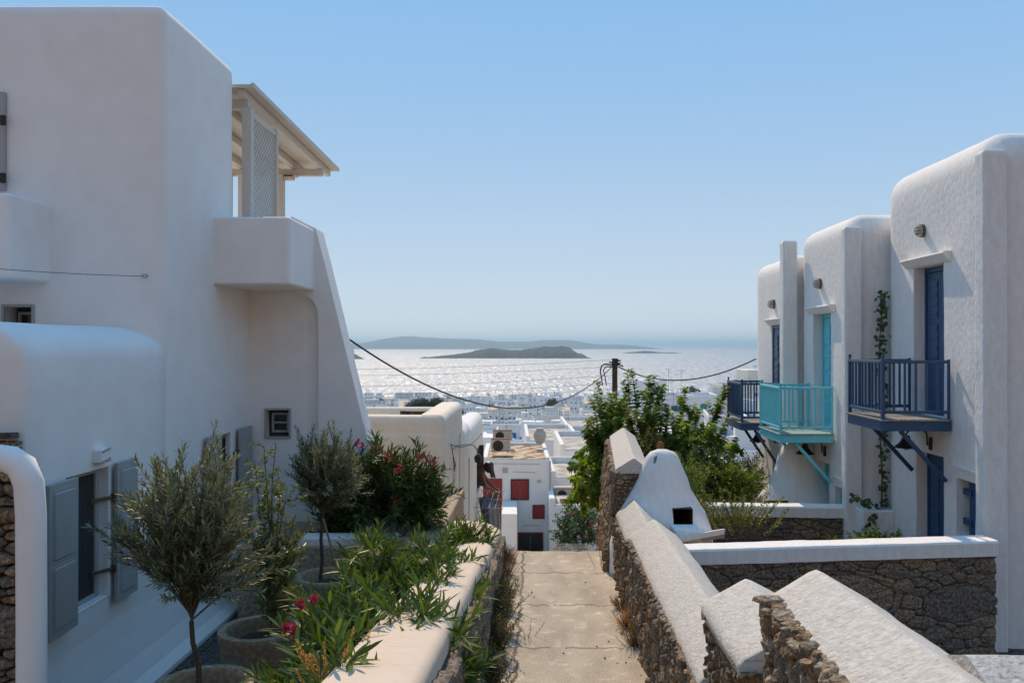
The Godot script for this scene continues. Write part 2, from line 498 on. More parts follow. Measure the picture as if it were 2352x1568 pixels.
func setting() -> void:
	var g := MB.new()
	var zs := [-80.0, -40.0, -15.0, -5.0, -2.0, 0.0, 1.5, 2.5, 5.0, 9.0, 13.0, 16.0, 20.0, 26.0, 36.0, 48.0, 60.0, 80.0, 100.0, 140.0, 200.0, 260.0, 330.0, 400.0, 500.0, 600.0, 700.0, 790.0, 830.0, 900.0]
	var rows := []
	for z in zs:
		var r := PackedVector3Array()
		for i in 61:
			var w: float = 60.0 + maxf(0.0, z) * 0.75
			var x := (i - 30) / 30.0 * w
			r.append(Vector3(x, ground_y(x, z), -z))
		rows.append(r)
	grid(g, 12, 60, rows.slice(0, 13), Vector3.UP)
	struct("hillside_ground", g, M.earth)
	var tg := MB.new()
	grid(tg, zs.size() - 13, 60, rows.slice(12), Vector3.UP)
	struct("town_ground", tg, M.town_ground)
	# sea: one sheet with a wave relief
	var s := MB.new()
	var e := 45000.0
	s.uv = PackedVector2Array()
	s.quad(Vector3(-e, SEA, 4000), Vector3(e, SEA, 4000), Vector3(e, SEA, -e), Vector3(-e, SEA, -e), Vector3.UP)
	for p in s.v: s.uv.append(Vector2(p.x / 170.0, p.z / 1500.0))
	var wm := StandardMaterial3D.new()
	wm.albedo_color = lin(0.26, 0.30, 0.34)
	wm.roughness = 0.68
	wm.metallic = 0.03
	wm.roughness_texture = noise_tex(0.010, Color(0.42, 0.42, 0.42), Color(1, 1, 1), 6, FastNoiseLite.TYPE_SIMPLEX, 1024, 43)
	wm.metallic_specular = 0.8
	wm.normal_enabled = true
	wm.normal_texture = noise_tex(0.012, Color.WHITE, Color.WHITE, 6, FastNoiseLite.TYPE_SIMPLEX, 1024, 41, 0.5, true, 14.0)
	wm.normal_scale = 1.0
	struct("sea", s, wm)
	# islands: [x px, waterline-relative height px] outlines at their own distances, made into rounded ridges
	island("far_island", "long pale blue island of two low ridges along the horizon", 11000.0, 3200.0, [[700, 12], [790, 14], [815, 18], [850, 26], [885, 32], [915, 31], [960, 27], [1000, 25.5], [1060, 24.5], [1110, 22], [1150, 17], [1190, 18], [1225, 18], [1255, 21], [1290, 22], [1330, 21], [1370, 15], [1400, 11], [1430, 10], [1450, 11], [1480, 9], [1512, 3], [1530, 0]], 0.0)
	island("near_island", "dark bare islet in mid bay with a craggy right end", 3160.0, 420.0, [[962, 1], [970, 3], [975, 2], [1010, 5], [1060, 11], [1095, 17], [1118, 21], [1128, 23], [1138, 21], [1165, 17], [1190, 17], [1215, 20], [1240, 24], [1256, 27], [1275, 26], [1300, 27.5], [1318, 23], [1328, 15], [1340, 9], [1346, 10], [1352, 3], [1362, 0]], 1.0)
	island("reef_islet", "very low rocky reef in the sea right of the dark islet", 5200.0, 140.0, [[1432, 0.3], [1445, 2.5], [1460, 3], [1478, 5], [1496, 5], [1510, 3], [1530, 2], [1545, 2.5], [1565, 0.3]], 1.0)
	island("island_point", "tip of a dark headland showing just past the big white house", 3000.0, 200.0, [[700, 22], [780, 18], [805, 9], [818, 5], [834, 0.3]], 1.0)

func island(called: String, label: String, d: float, deep: float, prof: Array, rug: float) -> void:
	var mb := MB.new()
	var rows := []
	var n := 90
	for i in n + 1:
		var px := lerpf(prof[0][0], prof[-1][0], float(i) / n)
		var h := 0.0
		for k in prof.size() - 1:
			if px >= prof[k][0] and px <= prof[k + 1][0]:
				h = lerpf(prof[k][1], prof[k + 1][1], (px - prof[k][0]) / maxf(0.01, prof[k + 1][0] - prof[k][0]))
		h *= d / F
		var r := PackedVector3Array()
		for j in 13:
			var t := j / 12.0
			var x := (px - 1176.0) / F * d
			var b := sin(PI * t)
			var q := Vector3(x, 0, -(d + deep * t * clampf(h / (12.0 * d / F) + 0.15, 0.15, 1.0)))
			var rr := nz.get_noise_3dv(q * 60.0 / d * 12.0) * 0.22 + nz.get_noise_3dv(q * 240.0 / d * 12.0) * 0.10 * rug
			q.y = SEA - 1.0 + (h * 1.03 + 1.0) * pow(b, 0.7) * (1.0 + rr * b * (0.5 if rug < 0.5 else 1.0))
			r.append(q)
		rows.append(r)
	grid(mb, n, 12, rows, Vector3.UP)
	var o := struct(called, mb, M.island)
	o.set_meta("label", label)

# ---------------------------------------------------------------- lane, walls of stone
var stone_meshes := []
func stone_variants() -> void:
	for i in 12:
		var mb := MB.new()
		cbox(mb, Vector3.ZERO, Vector3(0.5, 0.5, 0.5), 0.16, Basis(), 0.17)
		stone_meshes.append(mb.mesh())
func stone(parent: Node3D, c: Vector3, size: Vector3, yaw: float, set_: Array, roll := 0.0) -> void:
	var o := MeshInstance3D.new()
	o.name = "stone"
	o.mesh = stone_meshes[rng.randi() % stone_meshes.size()]
	o.material_override = set_[rng.randi() % set_.size()]
	parent.add_child(o, true)
	var b := Basis(Vector3.UP, yaw + (PI if rng.randf() < 0.5 else 0.0)) * Basis(Vector3.BACK, roll)
	o.transform = Transform3D(b.scaled_local(size), c - (parent.position if parent.get_parent() == self else Vector3.ZERO))
# courses of thin slabs on a face from a to b (ground points), from y0 up to y1
func courses(parent: Node3D, a: Vector3, b: Vector3, y0: float, ya: float, yb: float, out: Vector3, hmin: float, hmax: float, lmin: float, lmax: float, stick: float, set_: Array, most := 290) -> void:
	var L := Vector2(b.x - a.x, b.z - a.z).length()
	var dir := Vector3(b.x - a.x, 0, b.z - a.z) / L
	var yaw := atan2(-dir.z, dir.x)
	var y := y0
	var k := 0
	while y < maxf(ya, yb) and k < most:
		var h := rng.randf_range(hmin, hmax)
		var x := -rng.randf() * lmin
		while x < L and k < most:
			var l := rng.randf_range(lmin, lmax)
			var x0 := maxf(x, 0.0)
			var x1 := minf(x + l, L)
			var top := lerpf(ya, yb, clampf((x0 + x1) / 2.0 / L, 0, 1))
			if x1 - x0 > 0.03 and y + h * 0.4 < top:
				var dep := rng.randf_range(0.12, 0.12 + stick)
				var hh := minf(h, top - y)
				var c := Vector3(a.x, 0, a.z) + dir * (x0 + x1) / 2.0 + Vector3(0, y + hh / 2.0, 0) + out * (dep / 2.0 - 0.08)
				stone(parent, c, Vector3((x1 - x0) * 1.04, hh * 1.05, dep), yaw + rng.randf_range(-0.06, 0.06), set_, rng.randf_range(-0.05, 0.05))
				k += 1
			x += l
		y += h
# irregular rubble: cells of a weighted Voronoi pattern on the face, each one a domed stone with its own outline
func rubble(parent: Node3D, a: Vector3, b: Vector3, y0: float, y1: float, out: Vector3, big: float, set_: Array, gap := 0.008, an := 0.58, dmin := 0.02, dmax := 0.05, lean := 0.0) -> void:
	var L := Vector2(b.x - a.x, b.z - a.z).length()
	var dir := Vector3(b.x - a.x, 0, b.z - a.z) / L
	var pts := []
	var rad := []
	var fails := 0
	while fails < 160 and pts.size() < 295:
		var r := big * (rng.randf_range(0.13, 0.40) if pts.size() > L * an * (y1 - y0) * 2.6 else rng.randf_range(0.55, 1.05))
		var p := Vector2(rng.randf() * L * an, lerpf(y0, y1, rng.randf()))
		var ok := true
		for k in pts.size():
			if p.distance_to(pts[k]) < (r + rad[k]) * 0.72:
				ok = false
				break
		if ok:
			pts.append(p)
			rad.append(r)
			fails = 0
		else: fails += 1
	var base := parent.position if parent.get_parent() == self else Vector3.ZERO
	for i in pts.size():
		var cell := PackedVector2Array([Vector2(0, y0), Vector2(L * an, y0), Vector2(L * an, y1), Vector2(0, y1)])
		for j in pts.size():
			if j == i or cell.is_empty(): continue
			var d: Vector2 = pts[j] - pts[i]
			var dl := d.length()
			if dl > big * 3.5: continue
			var off: float = (dl * dl + rad[i] * rad[i] - rad[j] * rad[j]) / (2.0 * dl)
			var n := d / dl
			var keep := PackedVector2Array()
			for k in cell.size():
				var p0 := cell[k]
				var p1 := cell[(k + 1) % cell.size()]
				var s0: float = (p0 - pts[i]).dot(n) - off
				var s1: float = (p1 - pts[i]).dot(n) - off
				if s0 <= 0.0: keep.append(p0)
				if (s0 < 0.0) != (s1 < 0.0): keep.append(p0.lerp(p1, s0 / (s0 - s1)))
			cell = keep
		if cell.size() < 3: continue
		var o := PackedVector2Array()
		var cen := Vector2.ZERO
		for k in cell.size():
			var p0 := Vector2(cell[k].x / an, cell[k].y)
			var p1 := Vector2(cell[(k + 1) % cell.size()].x / an, cell[(k + 1) % cell.size()].y)
			if p0.distance_to(p1) < 0.03: continue
			o.append(p0.lerp(p1, rng.randf_range(0.08, 0.26)))
			o.append(p0.lerp(p1, rng.randf_range(0.74, 0.92)))
		if o.size() < 4: continue
		for p in o: cen += p / o.size()
		var dep := rng.randf_range(dmin, dmax)
		var mb := MB.new()
		var w := func(p: Vector2, e: float) -> Vector3: return dir * p.x + Vector3(0, p.y, 0) + out * (e - (p.y - y0) * lean) + Vector3(a.x, 0, a.z) - base
		var top: Vector3 = w.call(cen + Vector2(rng.randf_range(-0.02, 0.02), rng.randf_range(-0.02, 0.02)), dep + rng.randf_range(-0.004, 0.014))
		var r1 := []
		var r2 := []
		var r0 := []
		for p in o:
			var len := (p - cen).length()
			var q := cen + (p - cen) * maxf(0.3, 1.0 - gap / maxf(len, 0.02)) * rng.randf_range(0.94, 1.04)
			r0.append(w.call(q, -0.06))
			r1.append(w.call(q, dep * 0.35))
			r2.append(w.call(cen + (q - cen) * rng.randf_range(0.66, 0.86), dep + rng.randf_range(-0.014, 0.008)))
		for k in o.size():
			var m := (k + 1) % o.size()
			mb.tri(top, r2[k], r2[m], out)
			mb.quad(r2[k], r1[k], r1[m], r2[m], out + (r1[k] - top) * 2.0)
			mb.quad(r1[k], r0[k], r0[m], r1[m], (r1[k] + r1[m]) / 2.0 - top + out * 0.02)
		var s := MeshInstance3D.new()
		s.name = "stone"
		s.mesh = mb.mesh()
		s.material_override = set_[rng.randi() % set_.size()]
		parent.add_child(s, true)
func gable(w: float, h: float, e: float) -> Array:   # cap profile: eaves at 0, ridge at h, body e deep
	return [Vector2(-w, -e), Vector2(-w * 1.03, -0.02), Vector2(-w * 0.92, h * 0.12), Vector2(-w * 0.5, h * 0.54), Vector2(-w * 0.13, h * 0.90), Vector2(0.0, h), Vector2(w * 0.13, h * 0.90), Vector2(w * 0.5, h * 0.52), Vector2(w * 0.92, h * 0.12), Vector2(w * 1.03, -0.02), Vector2(w, -e)]
func lane() -> void:
	# the concrete lane
	var W := 384
	var H := 1408
	var im := Image.create(W, H, false, Image.FORMAT_RGB8)
	var n1 := FastNoiseLite.new()
	n1.frequency = 0.011
	n1.fractal_octaves = 5
	var n2 := FastNoiseLite.new()
	n2.frequency = 0.25
	n2.seed = 5
	var n3 := FastNoiseLite.new()
	n3.frequency = 0.02
	n3.seed = 9
	var joints := [0.12, 0.235, 0.34, 0.47, 0.60, 0.74, 0.88]
	for j in H:
		var t := float(j) / H          # 0 near .. 1 far
		var cr: float = 0.24 + 0.03 * n3.get_noise_1d(j * 0.9) + 0.012 * n2.get_noise_1d(j * 0.5)
		for i in W:
			var u := float(i) / W
			var a := n1.get_noise_2d(i * 1.0, j * 0.55)
			var b := n2.get_noise_2d(i * 1.0, j * 1.0)
			var c := Color(0.455, 0.375, 0.275) if u < cr else Color(0.425, 0.365, 0.285)
			var w := 1.0 + 0.30 * a + (0.34 if u > cr else 0.14) * b + rng.randf_range(-0.13, 0.13)
			var streak := n3.get_noise_2d(i * 0.8, j * 1.5) + 0.25 * b
			if streak > 0.22: c = c.lerp(Color(0.64, 0.57, 0.47), minf(1.0, (streak - 0.22) * 2.2) * (0.75 if u > cr else 0.3))
			if u > 0.86: c = c.lerp(Color(0.44, 0.33, 0.20), (u - 0.86) * 4.0)
			if absf(u - cr) < 0.009: w *= 0.38
			for q in joints.size():
				var jy: float = joints[q] + 0.006 * n3.get_noise_1d(i * 1.1 + q * 200.0)
				if absf(t - jy) < 0.0020 and n2.get_noise_2d(i * 0.04, q * 50.0) > -0.2: w *= 0.52
			if b > 0.62 and u > cr: w *= 1.25
			im.set_pixel(i, j, Color(c.r * w, c.g * w, c.b * w).linear_to_srgb())
	var pm := mat(Color.WHITE, 0.95)
	pm.albedo_texture = ImageTexture.create_from_image(im)
	var mb := MB.new(true)
	mb.uv = PackedVector2Array()
	var rows := []
	var nzz := 60
	for i in nzz + 1:
		var z := lerpf(2.2, 11.75, float(i) / nzz)
		var r := PackedVector3Array()
		for j in 17:
			var x := lerpf(-0.62, 1.12, j / 16.0)
			r.append(Vector3(x, lane_y(z) + 0.012 * nz.get_noise_2d(x * 90.0, z * 60.0) + (0.006 if x < -0.1 else 0.0), z))
		rows.append(r)
	grid(mb, nzz, 16, rows, Vector3.UP)
	for p in mb.v: mb.uv.append(Vector2((p.x + SX * p.z + 0.62) / 1.74, (-p.z - 2.2) / 9.55))
	# the edge of the top step and its riser
	mb.quad(Vector3(-0.62, lane_y(11.75), 11.75), Vector3(1.12, lane_y(11.75), 11.75), Vector3(1.12, -4.7, 11.76), Vector3(-0.62, -4.7, 11.76), Vector3(0, 0, 1))
	while mb.uv.size() < mb.v.size(): mb.uv.append(Vector2(0.5, 0.99))
	struct("lane_pavement", mb, pm)
	for i in 9:   # steps going down beyond the crest
		var sb := MB.new(true)
		bx(sb, Vector3(-0.7, -5.2, 11.77 + i * 0.42), Vector3(1.5, lane_y(11.75) - 0.17 * (i + 1), 12.19 + i * 0.42), 0.01)
		struct("lane_step", sb, M.cap_warm)
	# pebbles and crumbs near the right edge
	for i in 20:
		var z := rng.randf_range(6.9, 10.5)
		var x := 0.97 - absf(rng.randfn(0.0, 0.16)) - 0.02
		if i > 16: x = rng.randf_range(-0.2, 0.8)
		var s := rng.randf_range(0.007, 0.016)
		var p := S(x, lane_y(z) + s * 0.3, z)
		var q := MeshInstance3D.new()
		q.name = "pebble"
		q.mesh = stone_meshes[i % 12]
		q.material_override = M.stones[i % 6]
		q.transform = Transform3D(Basis(Vector3.UP, i).scaled_local(Vector3(s * 1.5, s, s)), p)
		add_child(q, true)
		tag(q, "small brown stone crumb lying along the right edge of the lane" if i <= 16 else "loose crumb of stone out on the concrete lane", "pebble", "crumbs on the lane")
func lane_y(z: float) -> float:
	return -2.9 - 0.005 * (z - 7.0)

func walls() -> void:
	# right-hand wall of the lane: five capped segments stepping up towards the eye
	var e := Vector3(-1, 0, 0)
	var segs := [
		# name label, z near, z far, eave y near, eave y far, ridge rise, half width
		["long low length of the lane wall with its whitewashed cap, between the oven and the stepped caps", 5.0, 8.9, -2.05, -2.06, 0.19, 0.25, -3.0],
		["middle stepped length of the lane wall, its pointed white cap between two others", 4.0, 4.98, -1.55, -1.55, 0.14, 0.25, -3.0],
		["nearest and highest length of the lane wall, big white cap at the bottom right", 1.9, 3.98, -1.17, -1.23, 0.15, 0.24, -2.6],
		["short dip in the lane wall with a small white cap, beside the white oven", 9.05, 10.4, -2.15, -2.12, 0.20, 0.20, -3.1],
	]
	for q in segs:
		var t := thing("lane_wall", q[0], "stone wall", S(1.2, q[7], (q[1] + q[2]) / 2.0), "lengths of the stone wall right of the lane")
		var core := MB.new(true)
		bx(core, Vector3(1.03 + (0.13 if q[1] < 3.0 else 0.05), q[7] - 0.4, q[1] + 0.01), Vector3(1.48, q[3] - 0.06, q[2] - 0.003))
		part(t, "core", core, M.mortar_light)
		var cap := MB.new()
		extr(cap, gable(q[6] + 0.015, q[5], 0.07), S(1.0 + q[6] + (0.10 if q[1] < 3.0 else 0.0), q[3], q[1] + 0.02), S(1.0 + q[6] + (0.10 if q[1] < 3.0 else 0.0), q[4], q[2] - 0.004), 0.045, 0.016, 1.0)
		part(t, "cap", smoothed(cap), M.cap)
		var xo: float = {5.0: 0.0, 4.0: 0.05, 1.9: 0.11, 9.05: 0.0}[q[1]]
		var a := S(1.0 + xo, 0, q[1] + 0.02)
		var b := S(1.0 + xo, 0, q[2] - 0.02)
		rubble(t, a + e * 0.02, b + e * 0.02, lane_y(q[1]) - 0.05, q[3] - 0.01, e, 0.10 if q[1] < 4.9 else 0.13, M.stones, 0.006, 1.15, 0.008, 0.05)
		# ragged edge stones just under the cap
		var x: float = q[1]
		while x < q[2] - 0.05:
			var l := rng.randf_range(0.03, 0.10)
			stone(t, S(0.985 + xo * 0.8, q[3] - 0.05 + rng.randf_range(-0.02, 0.012), x + l / 2.0), Vector3(l, rng.randf_range(0.015, 0.03), rng.randf_range(0.05, 0.09)), PI / 2 + rng.randf_range(-0.5, 0.5), M.stones)
			x += l + (rng.randf() * 0.10)
		# stones of the end that faces the eye
		rubble(t, S(1.03 + xo, 0, q[1] + 0.02), S(1.47, 0, q[1] + 0.02), q[7], q[3] - 0.07, Vector3(0, 0, 1), 0.14, M.stones)
	# the far tall length, which bends to the right
	var t2 := thing("lane_wall", "tall far length of the lane wall with a steep ridged white cap, behind the oven", "stone wall", Vector3(1.5, -3.2, -12.5), "lengths of the stone wall right of the lane")
	var a2 := Vector3(1.35, 0, -10.66)
	var b2 := Vector3(1.74, 0, -14.6)
	var cap2 := MB.new()
	var side := Vector3(0.22, 0, 0.02)
	extr(cap2, [Vector2(-0.24, -0.05), Vector2(-0.235, 0.0), Vector2(-0.015, 0.145), Vector2(0.015, 0.145), Vector2(0.21, 0.0), Vector2(0.21, -0.05)], a2 + side + Vector3(0, -1.6, 0), b2 + side + Vector3(0, -1.6, 0), 0.1, 0.008, 1.0)
	part(t2, "cap", cap2, M.cap)
	var core2 := MB.new()
	hexa(core2, PackedVector3Array([Vector3(1.16, -5.0, -10.62), Vector3(1.72, -5.0, -10.62), Vector3(1.90, -5, -14.6), Vector3(1.50, -5, -14.6), Vector3(1.37, -1.63, -10.66), Vector3(1.78, -1.63, -10.66), Vector3(2.12, -1.63, -14.6), Vector3(1.76, -1.63, -14.6)]))
	part(t2, "core", core2, M.mortar_light)
	rubble(t2, Vector3(1.18, 0, -10.66), Vector3(1.52, 0, -14.5), -3.7, -1.62, e, 0.19, M.stones, 0.010, 0.9, 0.02, 0.08, 0.08)
	rubble(t2, Vector3(1.34, 0, -10.66), Vector3(1.78, 0, -10.64), -3.1, -1.68, Vector3(0, 0, 1), 0.13, M.stones)
	# cross walls between the courtyards on the right
	cross_wall("stone wall with a flat whitewashed top closing the nearest courtyard on the right", Vector3(1.80, -3.6, -8.75), Vector3(5.36, -3.6, -9.15), -2.15, 0.17, 0.27, 290)
	cross_wall("stone wall with a whitewashed top behind the first courtyard, under the climbing vine", Vector3(3.02, -3.9, -12.75), Vector3(5.22, -3.9, -12.62), -2.46, 0.17, 0.22, 200)
	var w3 := MB.new()
	extr(w3, [Vector2(-0.16, -1.5), Vector2(-0.16, -0.05), Vector2(-0.1, 0), Vector2(0.1, 0), Vector2(0.16, -0.05), Vector2(0.16, -1.5)], Vector3(3.5, -2.78, -15.6), Vector3(4.9, -2.78, -15.6), 0.2, 0.01)
	solo("garden_wall", w3, M.plaster_rough, "low whitewashed garden wall in front of the green bushes, left of the half-hidden oven", "wall")
	# cap that turns off to the right at the very corner of the view
	var w4 := MB.new()
	extr(w4, gable(0.22, 0.10, 0.5), Vector3(1.62, -1.20, -2.95), Vector3(5.0, -1.23, -3.0), 0.06, 0.014)
	solo("wall_end", w4, M.cap, "low rounded whitewashed wall cap running off to the right at the bottom right corner", "wall")
	# stair block behind the near lengths, so that the walls stand on something
	var cy := MB.new()
	bx(cy, Vector3(1.5, -5, -11), Vector3(14, -3.52, -2.0))
	bx(cy, Vector3(2.1, -5, -15.4), Vector3(14, -3.72, -11.0))
	struct("courtyard_ground", cy, M.court)

func cross_wall(label: String, a: Vector3, b: Vector3, top: float, cap_h: float, big: float, _most: int) -> void:
	var t := thing("courtyard_wall", label, "stone wall", (a + b) / 2.0)
	var dir := (b - a).normalized()
	var back := Vector3(-dir.z, 0, dir.x)
	if back.z > 0: back = -back
	var core := MB.new()
	hexa(core, PackedVector3Array([a + back * 0.02, b + back * 0.02, b + back * 0.20, a + back * 0.20, Vector3(a.x, top - 0.05, a.z) + back * 0.02, Vector3(b.x, top - 0.05, b.z) + back * 0.02, Vector3(b.x, top - 0.05, b.z) + back * 0.20, Vector3(a.x, top - 0.05, a.z) + back * 0.20]))
	part(t, "core", core, M.mortar)
	var cap := MB.new()
	var up := Vector3(0, top, 0)
	extr(cap, [Vector2(-0.145, -cap_h), Vector2(-0.15, -0.025), Vector2(-0.135, -0.005), Vector2(-0.11, 0), Vector2(0.11, 0), Vector2(0.135, -0.005), Vector2(0.15, -0.025), Vector2(0.145, -cap_h)], Vector3(a.x, 0, a.z) + back * 0.10 + up, Vector3(b.x, 0, b.z) + back * 0.10 + up, 0.07, 0.009, 1.0, 50.0, -back)
	part(t, "cap", cap, M.plaster_rough)
	rubble(t, a, b, a.y, top - cap_h * 0.8, -back, big, M.rocks, 0.004, 0.5, 0.008, 0.03)

# ---------------------------------------------------------------- left: big white house and its terrace
func shutter(t: Node3D, a: Vector3, b: Vector3, y0: float, y1: float, out: Vector3) -> void:   # a panelled leaf standing from a to b (ground points, scene axes)
	var d := (b - a)
	var w := d.length()
	var u := d / w
	var mb := MB.new()
	var bs := Basis(u, Vector3.UP, u.cross(Vector3.UP))
	var cen := (a + b) / 2.0
	cbox(mb, Vector3(cen.x, (y0 + y1) / 2.0, cen.z), Vector3(w / 2.0, (y1 - y0) / 2.0, 0.018), 0.004, bs)
	var leaf := part(t, "shutter", mb, M.grey)
	var mid := lerpf(y0, y1, 0.48)
	for r in [[y0 + 0.07, mid - 0.03], [mid + 0.03, y1 - 0.07]]:
		var pb := MB.new()
		var c := Vector3(cen.x, (r[0] + r[1]) / 2.0, cen.z) + out * 0.020
		cbox(pb, c, Vector3(w / 2.0 - 0.055, (r[1] - r[0]) / 2.0, 0.012), 0.011, bs)
		part(leaf, "panel", pb, M.grey)
		var fb := MB.new()
		for q in [[-1, 0], [1, 0], [0, -1], [0, 1]]:
			var hx: float = 0.006 if q[0] else w / 2.0 - 0.04
			var hy: float = 0.006 if q[1] else (r[1] - r[0]) / 2.0 + 0.014
			cbox(fb, c + u * (q[0] * (w / 2.0 - 0.044)) + Vector3(0, q[1] * ((r[1] - r[0]) / 2.0 + 0.012), 0) - out * 0.006, Vector3(hx, hy, 0.008), 0.003, bs)
		part(leaf, "moulding", fb, M.grey)
func street_window(t: Node3D, z0: float, z1: float, y0: float, y1: float, X: float, curtain: bool) -> void:
	# frame set back in the wall
	var xb := X - 0.10
	var fr := MB.new(true)
	var w := 0.05
	bx(fr, Vector3(xb - 0.03, y0, z0), Vector3(xb + 0.03, y1, z0 + w), 0.005)
	bx(fr, Vector3(xb - 0.03, y0, z1 - w), Vector3(xb + 0.03, y1, z1), 0.005)
	bx(fr, Vector3(xb - 0.03, y1 - w, z0 + w), Vector3(xb + 0.03, y1, z1 - w), 0.005)
	bx(fr, Vector3(xb - 0.03, y0, z0 + w), Vector3(xb + 0.03, y0 + w, z1 - w), 0.005)
	var win := part(t, "window", fr, M.grey_light)
	var pn := MB.new(true)
	bx(pn, Vector3(xb - 0.012, y0 + w, z0 + w), Vector3(xb - 0.004, y1 - w, z1 - w))
	part(win, "pane", pn, M.pane)
	if curtain:
		var cu := MB.new(true)
		var rows := []
		for i in 41:
			var z := lerpf(z0 + w, z1 - w, i / 40.0)
			rows.append(PackedVector3Array([Vector3(xb + 0.004 + 0.006 * sin(i * 1.3), y0 + w, z), Vector3(xb + 0.004 + 0.006 * sin(i * 1.3 + 0.4), y1 - w, z)]))
		grid(cu, 40, 1, rows, Vector3.RIGHT)
		part(win, "curtain", cu, M.curtain)
	var si := MB.new(true)
	bx(si, Vector3(xb + 0.031, y0 - 0.0, z0 + 0.002), Vector3(X + 0.015, y0 + 0.02, z1 - 0.002), 0.006)
	part(win, "sill", si, M.plaster)
func hook(t: Node3D, a: Vector3, b: Vector3) -> void:
	var mb := MB.new()
	beam(mb, a, b, 0.018, 0.03)
	cbox(mb, b, Vector3(0.02, 0.035, 0.02), 0.005)
	cbox(mb, a, Vector3(0.015, 0.03, 0.015), 0.004)
	part(t, "shutter_hinge", mb, M.bronze)
func left_house() -> void:
	var X := -3.86
	var t := thing("white_house", "tall smooth white two-storey house filling the left side, with rounded bay and grey shutters", "house", S(-5.5, -3.2, 9.0))
	var body := MB.new(true)
	rbox(body, Vector3(-11, -3.6, 8.52), Vector3(X, 3.54, 10.5), Vector3(0.10, 0.13, 0.10), 0.3, 0.012, 0.6)
	var h1 := MB.new(true)
	bx(h1, Vector3(X - 0.14, -2.25, 9.93), Vector3(X + 0.2, -1.09, 10.45))
	var h2 := MB.new()   # small window above the bay
	bx(h2, P(4, 800, 8.52) + Vector3(0, 0, 0.3), P(75, 702, 8.52) - Vector3(0, 0, 0.3))
	carve(t, "wall", body, [h1, h2], M.plaster)
	var low := MB.new(true)
	rbox(low, Vector3(-11, -3.6, 10.4), Vector3(X + 0.002, 1.44, 11.02), Vector3(0.03, 0.03, 0.02), 0.6)
	part(t, "wall", low, M.plaster)
	var back := MB.new(true)
	rbox(back, Vector3(-11, -3.6, 11.0), Vector3(-3.08, 1.42, 11.6), Vector3(0.03, 0.03, 0.02), 0.6)
	var h3 := MB.new()
	bx(h3, P(609, 1005, 11.0) + Vector3(0, 0, 0.3), P(666, 939, 11.0) - Vector3(0, 0, 0.24))
	carve(t, "wall", back, [h3], M.plaster)
	var fil := MB.new(true)
	bx(fil, Vector3(-3.3, -3.6, 11.01), Vector3(-2.90, 0.9, 11.3))
	part(t, "wall", fil, M.plaster)
	var rear := MB.new(true)
	rbox(rear, Vector3(-11, -6, 11.55), Vector3(-4.12, 1.40, 15.4), Vector3(0.04, 0.04, 0.04), 0.8)
	part(t, "wall", rear, M.plaster)
	# rounded bay in front, its top rolling over like a vault
	var bay := MB.new(true)
	rbox(bay, Vector3(-11, -3.6, 6.16), Vector3(X + 0.012, 0.19, 8.6), Vector3(0.55, 0.30, 0.06), 0.25, 0.014, 0.7)
	var h4 := MB.new(true)
	bx(h4, Vector3(X - 0.14, -2.25, 6.74), Vector3(X + 0.2, -1.08, 7.40))
	carve(t, "bay", bay, [h4], M.plaster)
	# splayed foot of the bay and wall
	var foot := MB.new()
	extr(foot, [Vector2(-0.1, -0.5), Vector2(-0.1, 0.75), Vector2(0.0, 0.72), Vector2(0.03, 0.5), Vector2(0.08, 0.28), Vector2(0.16, 0.12), Vector2(0.26, 0.05), Vector2(0.27, -0.5)], S(X + 0.004, -3.2, 5.4), S(X + 0.004, -3.2, 10.98), 0.3, 0.008, 0.4, 60.0)
	part(t, "plinth", foot, M.plaster)
	var gut := MB.new()
	extr(gut, [Vector2(0.27, -0.3), Vector2(0.27, 0.012), Vector2(0.36, 0.008), Vector2(0.36, -0.3)], S(X, -3.2, 5.4), S(X, -3.2, 10.9), 0.3, 0.004, 1.0)
	part(t, "kerb", gut, M.court)
	# parapet of the upper terrace, standing out over a recess
	var par := MB.new(true)
	rbox(par, Vector3(X - 0.3, 0.72, 9.83), Vector3(-2.955, 1.535, 11.25), Vector3(0.05, 0.035, 0.05), 0.4, 0.004, 0.05)
	part(t, "terrace_parapet", par, M.plaster)
	# sloping buttress wall on the far side of the recess, with a rounded inner corner
	var pts := PackedVector2Array()
	for q in [[668, 496], [724, 524], [742, 592], [764, 682], [790, 790], [815, 892], [838, 985], [855, 1060], [880, 1330], [731, 1330], [731, 800], [730, 735], [727, 708], [718, 690], [700, 678], [660, 668], [640, 640]]:
		pts.append(Vector2((q[0] - 1176.0) / F * 10.93, -(q[1] - 793.0) / F * 10.93))
	var but := MB.new()
	poly(but, pts, Vector3(0, 0, -10.93), Vector3.RIGHT, Vector3.UP, Vector3(0, 0, -0.45))
	part(t, "buttress", but, M.plaster)
	# second balcony box at the left edge of the view
	var bal := MB.new(true)
	rbox(bal, Vector3(-9, 0.64, 7.87), Vector3(-5.04, 1.46, 8.7), Vector3(0.05, 0.04, 0.05), 0.5, 0.004, 0.05)
	part(t, "corner_balcony", bal, M.plaster)
	# windows
	street_window(t, 6.74, 7.40, -2.25, -1.08, X, true)
	street_window(t, 9.93, 10.45, -2.25, -1.09, X, true)
	shutter(t, S(X + 0.085, 0, 6.36), S(X + 0.075, 0, 6.78), -2.29, -1.08, Vector3.RIGHT)
	shutter(t, S(X + 0.06, 0, 7.44), S(X + 0.06, 0, 7.82), -2.31, -1.06, Vector3.RIGHT)
	shutter(t, S(X + 0.06, 0, 9.50), S(X + 0.06, 0, 9.90), -2.31, -1.06, Vector3.RIGHT)
	shutter(t, S(X + 0.06, 0, 10.52), S(X + 0.06, 0, 10.95), -2.31, -1.06, Vector3.RIGHT)
